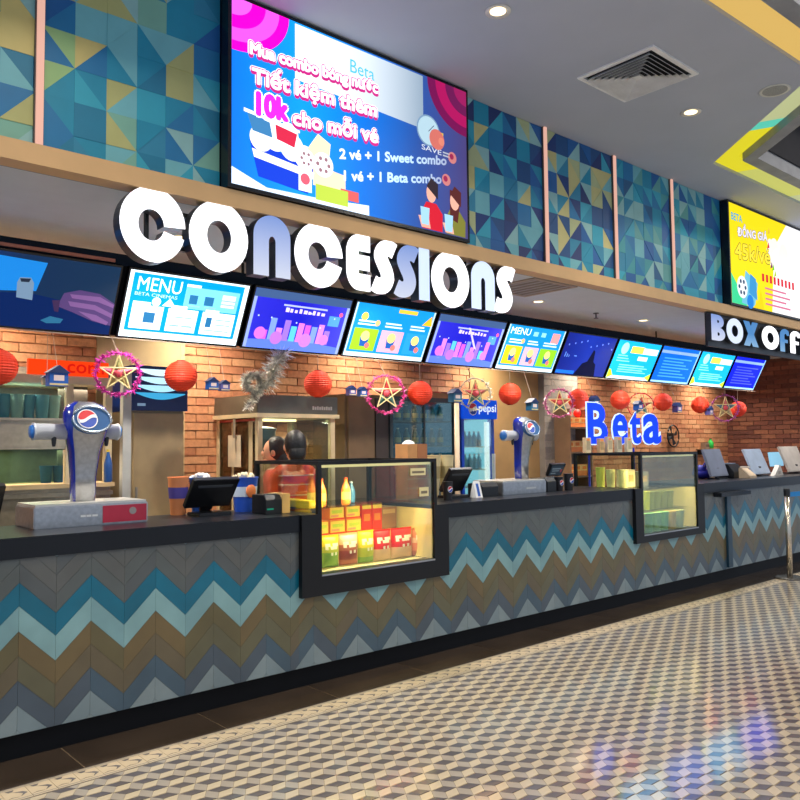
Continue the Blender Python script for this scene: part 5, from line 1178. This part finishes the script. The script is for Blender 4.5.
t = thing('wall_ledge', 'short brown ledge on the brick wall holding a green bottle', 'ledge', (x, 6.53, z)); MB().box(x-.35, x+.25, 6.46, 6.586, z-.02, z).build('board', M('shelf_wood', (140, 110, 84), .6), t); MB().box(x-.3, x-.28, 6.48, 6.586, z-.1, z-.02).box(x+.18, x+.2, 6.48, 6.586, z-.1, z-.02).build('bracket', m_frame, t)
bottle('small green bottle on the brick wall ledge', x+.03, 6.52, z, .17, .05, M('green_glass_bottle', (40, 170, 70), .3), M('cap_dark', (40, 50, 40), .5))
carton('grey_tin', 'grey tin beside the green bottle on the ledge', 'tin', x-.16, 6.52, z, .14, .08, .10, M('tin_grey', (140, 120, 104), .5), [(.1, .9, .3, .7, M('tin_band', (100, 86, 76), .5))])

# ================================================================== TICKET COUNTER MONITORS
def monitor(label, xc, y, w, h, lean, mat, dzs=.07):
    t = thing('ticket_monitor', label, 'monitor', (xc, y, TOP)); z0 = TOP+dzs; a = math.radians(lean); dy, dz = -math.sin(a)*h*-1, math.cos(a)*h
    tl, tr, br, bl = [Vector(q) for q in ((xc-w/2, y+dy, z0+dz), (xc+w/2, y+dy, z0+dz), (xc+w/2, y, z0), (xc-w/2, y, z0))]
    MB().slab((tl, tr, br, bl), .03).build('housing', mat, t, bevel=.004); N = (tr-tl).cross(tl-bl).normalized()
    q = [bl+(br-bl)*u_+(tl-bl)*v_+N*.001 for u_, v_ in ((.03, .97), (.97, .97), (.97, .05), (.03, .05))]
    MB().add(q, [(3, 2, 1, 0)]).build('back_cover', mat, t)
    MB().box(xc-.03, xc+.03, y+.03, y+.06, TOP+.015, z0+.1).build('stand', m_pos, t); MB().box(xc-.11, xc+.11, y-.04, y+.12, TOP, TOP+.015).build('foot', m_pos, t, bevel=.003)
def mon_px(label, px0, px1, pyt, pyb, y, mat, lean):
    a, b = P(px0, pyb, Y=y), P(px1, pyb, Y=y); h = P((px0+px1)/2, pyt, Y=y).z-P((px0+px1)/2, pyb, Y=y).z
    monitor(label, (a.x+b.x)/2, y, (b.x-a.x), h/math.cos(math.radians(lean)), lean, mat, max(.03, (a.z+b.z)/2-TOP))
mon_px('dark grey slanted monitor back nearest the cup case', 712, 729, 449, 476, 4.75, M('mon_grey', (108, 114, 132), .35), 18)
mon_px('light blue grey slanted monitor on the ticket counter', 754, 771, 449, 474, 4.75, M('mon_blue', (156, 170, 190), .35), 22)
mon_px('cream grey slanted monitor at the end of the ticket counter', 790, 808, 448, 473, 4.75, M('mon_cream', (176, 168, 160), .35), 22)
mon_px('small pale blue screen between two slanted monitors', 772, 784, 452, 466, 4.95, E((150, 206, 236), .8), 8)
x = P(776, 470, Y=4.7).x
t = thing('paper_stand', 'white triangular paper stand in front of the pale blue screen', 'paper stand', (x, 4.7, TOP)); MB().prism([(x-.14, TOP), (x+.14, TOP), (x+.05, TOP+.14), (x+.02, TOP+.14)], 'y', 4.66, 4.72).build('card', M('stand_white', (206, 200, 190), .6), t); MB().box(x-.02, x+.05, 4.655, 4.66, TOP+.02, TOP+.06).build('print', M('stand_print', (170, 160, 150), .6), t)
x = P(737, 478, Y=4.72).x; t = thing('card_reader', 'dark ticket printer with grey lid beside the dark monitor', 'ticket printer', (x, 4.78, TOP)); MB().prism([(4.70, TOP), (4.92, TOP), (4.92, TOP+.16), (4.78, TOP+.18), (4.70, TOP+.08)], 'x', x-.12, x+.16).build('housing', m_pos, t, bevel=.004); MB().box(x-.1, x+.14, 4.80, 4.90, TOP+.178, TOP+.19).build('lid', M('lid_grey', (120, 130, 146), .4), t)
x = P(747, 476, Y=4.64).x; t = thing('desk_phone', 'beige sloped desk set between the monitors', 'phone', (x, 4.62, TOP)); MB().prism([(4.56, TOP), (4.70, TOP), (4.70, TOP+.13), (4.68, TOP+.13), (4.56, TOP+.03)], 'x', x-.1, x+.1).build('body', M('phone_beige', (196, 174, 146), .5), t, bevel=.003); MB().box(x-.1, x-.05, 4.57, 4.68, TOP+.13, TOP+.15).build('handset', M('phone_light', (210, 200, 186), .5), t)
x = P(703, 472, Y=4.95).x; t = thing('blue_bag', 'crumpled dark blue bag lying beside the cup case', 'bag', (x, 4.95, TOP))
MB().ball((x, 4.95, TOP+.07), (.19, .11, .07), 0, 16, 8).ball((x-.08, 4.95, TOP+.11), (.09, .08, .07), 0, 14, 8).build('sack', M('bag_navy', (16, 20, 130), .6, bump=1, scale=14), t, smooth=True); MB().tube([(x-.12, 4.9, TOP+.14), (x-.08, 4.88, TOP+.2), (x-.02, 4.9, TOP+.14)], .01, 8).build('handle', M('bag_navy', (16, 20, 130), .6), t)

# ================================================================== STANCHION
sx, sy = 9.62, 4.0
def stanchion(sx, sy, lb_):
    t = thing('belt_stanchion', lb_, 'queue post', (sx, sy, 0), 'queue posts')
    MB().lathe((sx, sy, 0), [(.17, 0), (.17, .012), (.15, .022), (.04, .03), (.001, .03)], 32).build('base', M('post_base', (120, 116, 110), .25, metal=.8), t, smooth=False)
    MB().tube([(sx, sy, .028), (sx, sy, .98)], .032, 18).build('pole', M('chrome', (206, 196, 180), .2, metal=.9), t, smooth=True)
    MB().lathe((sx, sy, .98), [(.036, -.02), (.036, .06), (.03, .07), (.001, .07)], 20).build('belt_head', m_pos, t); return t
st = stanchion(sx, sy, 'chrome queue post with blue belt in front of the ticket counter')
st2 = stanchion(12.0, 3.75, 'chrome queue post holding the far end of the blue belt')
MB().add([(sx+.034, sy-.003, .95), (11.966, 3.753, .95), (11.966, 3.753, 1.005), (sx+.034, sy-.003, 1.005), (sx+.034, sy+.003, .95), (11.966, 3.759, .95), (11.966, 3.759, 1.005), (sx+.034, sy+.003, 1.005)], [(0, 1, 2, 3), (7, 6, 5, 4), (0, 4, 5, 1), (2, 6, 7, 3)]).build('blue_belt', M('belt_blue', (10, 120, 190), .6), st)

# ================================================================== PEOPLE (seen from behind, at the popcorn machine)
def skin_mesh(verts, edges, radii, root=0, sub=1):
    me = bpy.data.meshes.new('sk'); me.from_pydata(verts, edges, []); ob = bpy.data.objects.new('sk', me); COL.objects.link(ob)
    md = ob.modifiers.new('s', 'SKIN'); sv = me.skin_vertices[0].data
    for i, r in enumerate(radii): sv[i].radius = r if isinstance(r, tuple) else (r, r); sv[i].use_root = (i == root)
    sb = ob.modifiers.new('u', 'SUBSURF'); sb.levels = sub; sb.render_levels = sub
    dg = bpy.context.evaluated_depsgraph_get(); out = bpy.data.meshes.new_from_object(ob.evaluated_get(dg))
    V = [tuple(v.co) for v in out.vertices]; F = [tuple(p_.vertices) for p_ in out.polygons]
    bpy.data.objects.remove(ob); bpy.data.meshes.remove(me); bpy.data.meshes.remove(out); return V, F
def person(label, x, y, height, rz, bun, shirt, apron, turn=0):
    s = height/1.65; t = thing('person', label, 'person', (x, y, 0))
    V = [(0, 0, .92), (0, .01, 1.10), (0, .02, 1.28), (0, .01, 1.38), (0, -.01, 1.44), (0, .0, 1.50)]; R = [(.15, .11), (.13, .10), (.155, .10), (.09, .07), (.052, .052), (.055, .055)]
    Ed = [(0, 1), (1, 2), (2, 3), (3, 4), (4, 5)]
    for sg in (-1, 1):
        b = len(V)
        V += [(sg*.16, .02, 1.345), (sg*.205, -.01, 1.08), (sg*.20, .08, .86), (sg*.198, .095, .81), (sg*.195, .105, .765)]; R += [.055, .042, .032, .028, (.034, .018)]
        Ed += [(3, b), (b, b+1), (b+1, b+2), (b+2, b+3), (b+3, b+4)]
        for k, ln in enumerate((.075, .085, .08, .065)):
            c = len(V); xo = sg*.19+(.024-.016*k)*sg*-1
            V += [(sg*.195, .125-.016*k+.005, .735), (sg*.19, .13-.016*k, .735-ln*.55), (sg*.18, .132-.016*k, .735-ln*.85)]; R += [.0095, .0085, .007]; Ed += [(b+4, c), (c, c+1), (c+1, c+2)]
        c = len(V); V += [(sg*.18, .145, .775), (sg*.17, .16, .74)]; R += [.011, .009]; Ed += [(b+3, c), (c, c+1)]
        c = len(V); V += [(sg*.09, 0, .86), (sg*.095, .01, .48), (sg*.095, -.02, .09), (sg*.10, .10, .04)]; R += [.09, .06, .045, .04]; Ed += [(0, c), (c, c+1), (c+1, c+2), (c+2, c+3)]
    SV, SF = skin_mesh(V, Ed, R)
    mb = MB(); zs_ = [v[2] for v in SV]
    mb.add(SV, SF)
    # head with nose, ears, brow and chin
    hc = (0, .015, 1.555); mb.ball(hc, (.075, .092, .108), 0, 20, 14); mb.ball((0, .105, 1.54), (.013, .02, .022), 0, 8, 6)
    for sg in (-1, 1): mb.ball((sg*.077, .01, 1.545), (.012, .022, .03), 0, 8, 6)
    mb.ball((0, .08, 1.475), (.04, .03, .025), 0, 10, 6)
    for sg in (-1, 1): mb.ball((sg*.028, .098, 1.565), (.012, .008, .008), 1, 8, 6)
    mb.ball((0, .104, 1.505), (.024, .006, .006), 2, 8, 5)
    c, sn = math.cos(rz), math.sin(rz)
    def tf(v): v = Vector(v)*s; return (x+v.x*c-v.y*sn, y+v.x*sn+v.y*c, v.z)
    mb.v = [tf(v) for v in mb.v]
    # shirt / trousers / skin by height and reach
    mats = [M('skin_tone', (214, 156, 122), .6), M('eye_dark', (30, 24, 22), .4), M('lips', (176, 96, 88), .5), shirt, M('trousers', (30, 32, 44), .8)]
    mm = []
    for f, mi in zip(mb.f, mb.m):
        zc = sum(mb.v[i][2] for i in f)/len(f)/s; d = [sum(mb.v[i][a] for i in f)/len(f) for a in (0, 1)]; lx = ((d[0]-x)*c+(d[1]-y)*sn)/s; ly = (-(d[0]-x)*sn+(d[1]-y)*c)/s
        if mi == 0: mi = 4 if zc < .93 and abs(lx) < .155 else (0 if zc < 1.12 and abs(lx) > .155 else (3 if zc < 1.405 else 0))
        mm.append(mi)
    mb.m = mm; o = mb.build('body', mats, t, smooth=True)
    hb = MB(); hm = M('hair_black', (20, 18, 22), .45, bump=.5, scale=60)
    hb.ball((0, -.004, 1.572), (.086, .100, .112), 0, 20, 14); hb.ball((0, -.05, 1.50), (.07, .055, .09), 0, 16, 10)
    if bun: hb.ball((-.0, -.115, 1.56), (.05, .045, .05), 0, 14, 10)
    hb.v = [v for v in hb.v]
    # push hair off the face
    hb.v = [(v[0], min(v[1], .045+.25*max(0, v[2]-1.60)), v[2]) for v in hb.v]
    hb.v = [tf(v) for v in hb.v]; hb.build('hair', hm, t, smooth=True)
    if apron:
        ab = MB(); pts = [(-.13, -.135, .95), (.13, -.135, .95), (.13, -.125, 1.10), (-.13, -.125, 1.10)]
        ab.slab([tf(p_) for p_ in (pts[3], pts[2], pts[1], pts[0])], .012); ab.build('apron_tie', apron, t)
        for zz_ in (1.18, 1.26, 1.33):
            MB().tube([tf((.16*math.cos(a), .02+.115*math.sin(a), zz_)) for a in [2*PI*k/20 for k in range(20)]], .006, 6, closed=True).build('shirt_stripe', M('stripe_pale', (240, 190, 160), .8), t)
    return t
p1 = P(295, 450, Y=5.33); p2 = P(276, 450, Y=5.65)
hA = P(295, 429.5, Y=5.33).z/1.684*1.65; hB = P(276, 436, Y=5.65).z/1.684*1.65
person('person with black hair and orange red shirt facing the popcorn machine', p1.x, 5.33, hA, math.radians(-14), False, M('shirt_orange', (238, 78, 34), .8), M('apron_blue', (30, 70, 140), .8))
person('person with dark hair turned aside close to the popcorn machine', p2.x, 5.65, hB, math.radians(48), False, M('shirt_salmon', (206, 60, 44), .8), None)

# ================================================================== HANGING DECORATIONS
YH, ZH = 5.40, 2.372
m_lr = M('lantern_red', (250, 66, 30), .6, var=.05); lt_ = lin((236, 46, 22))
def lantern(px, py, lb_, group='red lanterns under the screens'):
    q = P(px, py, Y=YH); R = .117; x, z = q.x, q.z
    t = thing('paper_lantern', lb_, 'lantern', (x, YH, z-R), group)
    prof = []
    for i in range(0, 41):
        a = PI*i/40; rr = R*(1+.018*math.cos(i*PI)) ; prof.append((max(.012, rr*math.sin(a)), -rr*.96*math.cos(a)))
    MB().lathe((x, YH, z), prof, 24).build('shade', m_lr, t, smooth=False)
    MB().lathe((x, YH, z), [(.03, R*.93), (.03, R*.99), (.024, R*.99)], 14).build('hoop', M('hoop_dark', (150, 30, 20), .5), t); MB().lathe((x, YH, z), [(.024, -R*.99), (.03, -R*.99), (.03, -R*.93)], 14).build('hoop', M('hoop_dark', (150, 30, 20), .5), t)
    MB().tube([(x, YH, z+R*.95), (x, YH, ZH)], .0022, 5).build('string', M('string', (190, 170, 150), .8), t)
for (a, b, c) in ((-2, 367, 'under the wide video screen'), (181, 376, 'before the blue lit cooler'), (318, 384, 'above the popcorn machine canopy'), (420, 393, 'above the bottle cabinet beside the pink hoop'), (510, 394, 'right of the blue fridge before tan wall'), (578, 399, 'beside the grey pillar above orange boxes'), (620, 400, 'above the neon letters e and t'), (663, 402, 'beside the crimson hoop'), (700, 405, 'between a violet house and the green bottle'), (738, 409, 'beside the purple hoop at the end wall')): lantern(a, b, 'round red paper lantern '+c)
gl_ = MB().tube([(.2, YH, ZH-.002), (12.0, YH, ZH-.002)], .004, 6).build('decoration_cord', M('string', (190, 170, 150), .8)); tag(gl_, 'thin cord under the screens from which the lanterns hang', 'cord')
def star(px, py, rp, col, label, dens, face):
    y = YH-.12 if px < 600 else YH-.005; q = P(px, py, Y=y); d = (q-CAM).dot(FW); R = rp*d/FPX; z = q.z
    t = thing('star_lantern', label, 'star lantern', (q.x, y, z-R))
    tw = -.75*math.atan2(q.x, y); Uv = Vector((math.cos(tw), math.sin(tw), 0)); Nv = Vector((math.sin(tw), -math.cos(tw), 0)); c0_ = Vector((q.x, y, z))
    def W(a, b, n=0): return c0_+Uv*a+Vector((0, 0, b))+Nv*n
    pts = [(R*.80*math.cos(PI/2+k*2*PI/5), R*.80*math.sin(PI/2+k*2*PI/5)) for k in range(5)]; inn = [(R*.31*math.cos(PI/2+PI/5+k*2*PI/5), R*.31*math.sin(PI/2+PI/5+k*2*PI/5)) for k in range(5)]
    out = [p_ for k in range(5) for p_ in (pts[k], inn[k])]
    mb = MB()
    for k in range(10):
        a, b = out[k], out[(k+1) % 10]
        for yy in (-1, 1): mb.add([W(*a), W(*b), W(0, 0, yy*.03)], [(0, 1, 2)], (k+1)//2 % 5)
    two = {'red': [(206, 60, 56), (196, 80, 70), (90, 140, 130), (90, 140, 130), (196, 80, 70)], 'pink': [(150, 150, 90), (206, 80, 110), (196, 176, 110), (196, 176, 110), (206, 80, 110)], 'teal': [(190, 90, 90), (90, 120, 140), (180, 160, 120), (180, 160, 120), (90, 120, 140)]}[face]
    mb.build('star_paper', [M('star_%s_%d' % (face, i), c, .5) for i, c in enumerate(two)], t, recalc=False)
    for k in range(5):
        a, b = pts[k], pts[(k+2) % 5]; MB().tube([W(*a, .034), W(*b, .034)], .0055, 6).build('bamboo_stick', M('bamboo', (236, 214, 150), .5), t)
    o = MB().ball((0, 0, 0), (R*.17, .014, R*.17), 0, 12, 8); o.v = [tuple(W(v[0], v[2], .035-v[1])) for v in o.v]; o.build('centre_flower', M('flower_'+face, (226, 80, 90), .5), t, smooth=True)
    MB().tube([W(R*.92*math.cos(2*PI*k/32), R*.92*math.sin(2*PI*k/32)) for k in range(32)], .006, 6, closed=True).build('hoop', M('hoop_'+label.split()[0], col, .5), t)
    rnd = random.Random(int(px)); tn = MB()
    for k in range(dens):
        a = rnd.uniform(0, 2*PI); c = W(R*.92*math.cos(a), R*.92*math.sin(a)); dv = Vector((rnd.uniform(-1, 1), rnd.uniform(-1, 1), rnd.uniform(-1, 1))).normalized()*rnd.uniform(.02, .042); sd = dv.orthogonal().normalized()*.006
        tn.add([c-sd, c+sd, c+dv+sd*.4, c+dv-sd*.4], [(0, 1, 2, 3)], k % 2)
    if dens: tag(tn.build('tinsel', [M('tinsel_'+label.split()[0], col, .3), M('tinsel2_'+label.split()[0], tuple(min(255, int(v*1.25)+20) for v in col), .3)], t, recalc=False), kind='stuff')
    MB().tube([W(0, R*.92), (q.x, YH, ZH)], .0022, 5).build('string', M('string', (190, 170, 150), .8), t)
star(118, 374, 23, (200, 40, 150), 'magenta tinsel hoop around a gold star lantern beside the red corn sign', 420, 'pink')
star(386, 394, 20, (196, 50, 120), 'pink tinsel hoop around a star lantern above the snack case', 380, 'red')
star(475, 394, 17, (206, 196, 170), 'cream hoop with a red paper star above the blue fridge', 160, 'red')
star(559, 403, 15, (170, 70, 120), 'mauve hoop with star lantern before the grey pillar', 320, 'red')
star(641, 406, 14, (206, 40, 60), 'crimson thin hoop lantern above the neon letter t', 90, 'red')
star(725, 408, 14, (140, 50, 120), 'purple hoop with pale star at the end of the brick wall', 260, 'teal')
def house(px, py, w_, label, mat, y=None):
    y = y or YH-.1; q = P(px, py, Y=y); x, z = q.x, q.z; d = (q-CAM).dot(FW); W = w_*d/FPX*1.05; H = W*1.05
    t = thing('house_lantern', label, 'paper house', (x, y, z-H/2), 'little paper houses')
    MB().box(x-W/2, x+W/2, y-W*.35, y+W*.35, z-H/2, z+H*.2).build('body', mat, t)
    MB().prism([(x-W*.62, z+H*.2), (x+W*.62, z+H*.2), (x, z+H*.62)], 'y', y-W*.42, y+W*.42).build('roof', M('roof_navy', (24, 44, 92), .5), t)
    MB().box(x-W*.28, x+W*.28, y-W*.36, y-W*.352, z-H*.22, z+H*.08).build('window', M('window_cream', (216, 196, 190), .5), t)
    MB().box(x-W*.5, x+W*.5, y-W*.36, y-W*.352, z-H*.46, z-H*.36).build('base_trim', M('trim_gold', (206, 186, 130), .5), t)
    MB().tube([(x, y, z+H*.6), (x, YH, ZH)], .002, 5).build('string', M('string', (190, 170, 150), .8), t)
hb_, hp_, ht_ = M('house_blue', (24, 86, 170), .5), M('house_violet', (90, 90, 160), .5), M('house_teal', (40, 104, 140), .5)
house(57, 377, 17, 'blue paper house with cream window in front of the red sign', hb_); house(47, 380, 9, 'cream edged paper house tucked beside the larger blue house', M('house_cream', (200, 180, 150), .5), YH-.0)
house(212, 384, 10, 'blue paper house left of its violet twin by the tinsel', hb_); house(224, 386, 9, 'violet paper house right of its blue twin by the tinsel', hp_, YH-.08)
house(351, 391, 8, 'violet paper house above the brown cabinet door', hp_); house(362, 392, 8, 'blue paper house beside the pink hoop star', hb_, YH-.08)
house(455, 396, 11, 'teal blue paper house between red lantern and cream hoop', ht_); house(532, 405, 10, 'teal paper house next to the grey pillar', ht_); house(594, 402, 9, 'dark teal paper house above the neon letter b', ht_)
house(638, 406, 8, 'blue paper house inside the crimson hoop', hb_, YH-.05); house(677, 408, 8, 'violet paper house between two far red lanterns', hp_); house(709, 411, 7, 'small violet paper house beside the purple hoop', hp_)
# silver tinsel garland
rnd = random.Random(5); yt = YH-.05
path = [P(a, b, Y=yt) for a, b in ((284, 352), (276, 362), (272, 374), (266, 386), (257, 392), (248, 388), (245, 380), (251, 375), (260, 376), (262, 384), (255, 396), (247, 408))]
t = thing('tinsel_garland', 'curled silver tinsel garland hanging above the popcorn machine', 'tinsel', (path[4].x, yt, path[-1].z))
MB().tube(path, .006, 6).build('cord', M('silver_cord', (150, 146, 140), .3, metal=.8), t)
tn = MB()
for k in range(2200):
    i = rnd.randrange(len(path)-1); c = path[i].lerp(path[i+1], rnd.random()); L = (.12 if i < 3 else .06)*rnd.uniform(.6, 1)
    dv = Vector((rnd.uniform(-1, 1), rnd.uniform(-1, 1), rnd.uniform(-1, 1))).normalized()*L; sd = dv.orthogonal().normalized()*.005
    tn.add([c-sd, c+sd, c+dv+sd*.3, c+dv-sd*.3], [(0, 1, 2, 3)], k % 2)
tag(tn.build('tinsel', [M('silver_a', (226, 220, 204), .3, metal=.2), M('silver_b', (176, 170, 156), .35, metal=.2)], t, recalc=False), kind='stuff')
MB().tube([path[0], (path[0].x, YH, ZH)], .002, 5).build('string', M('string', (190, 170, 150), .8), t)
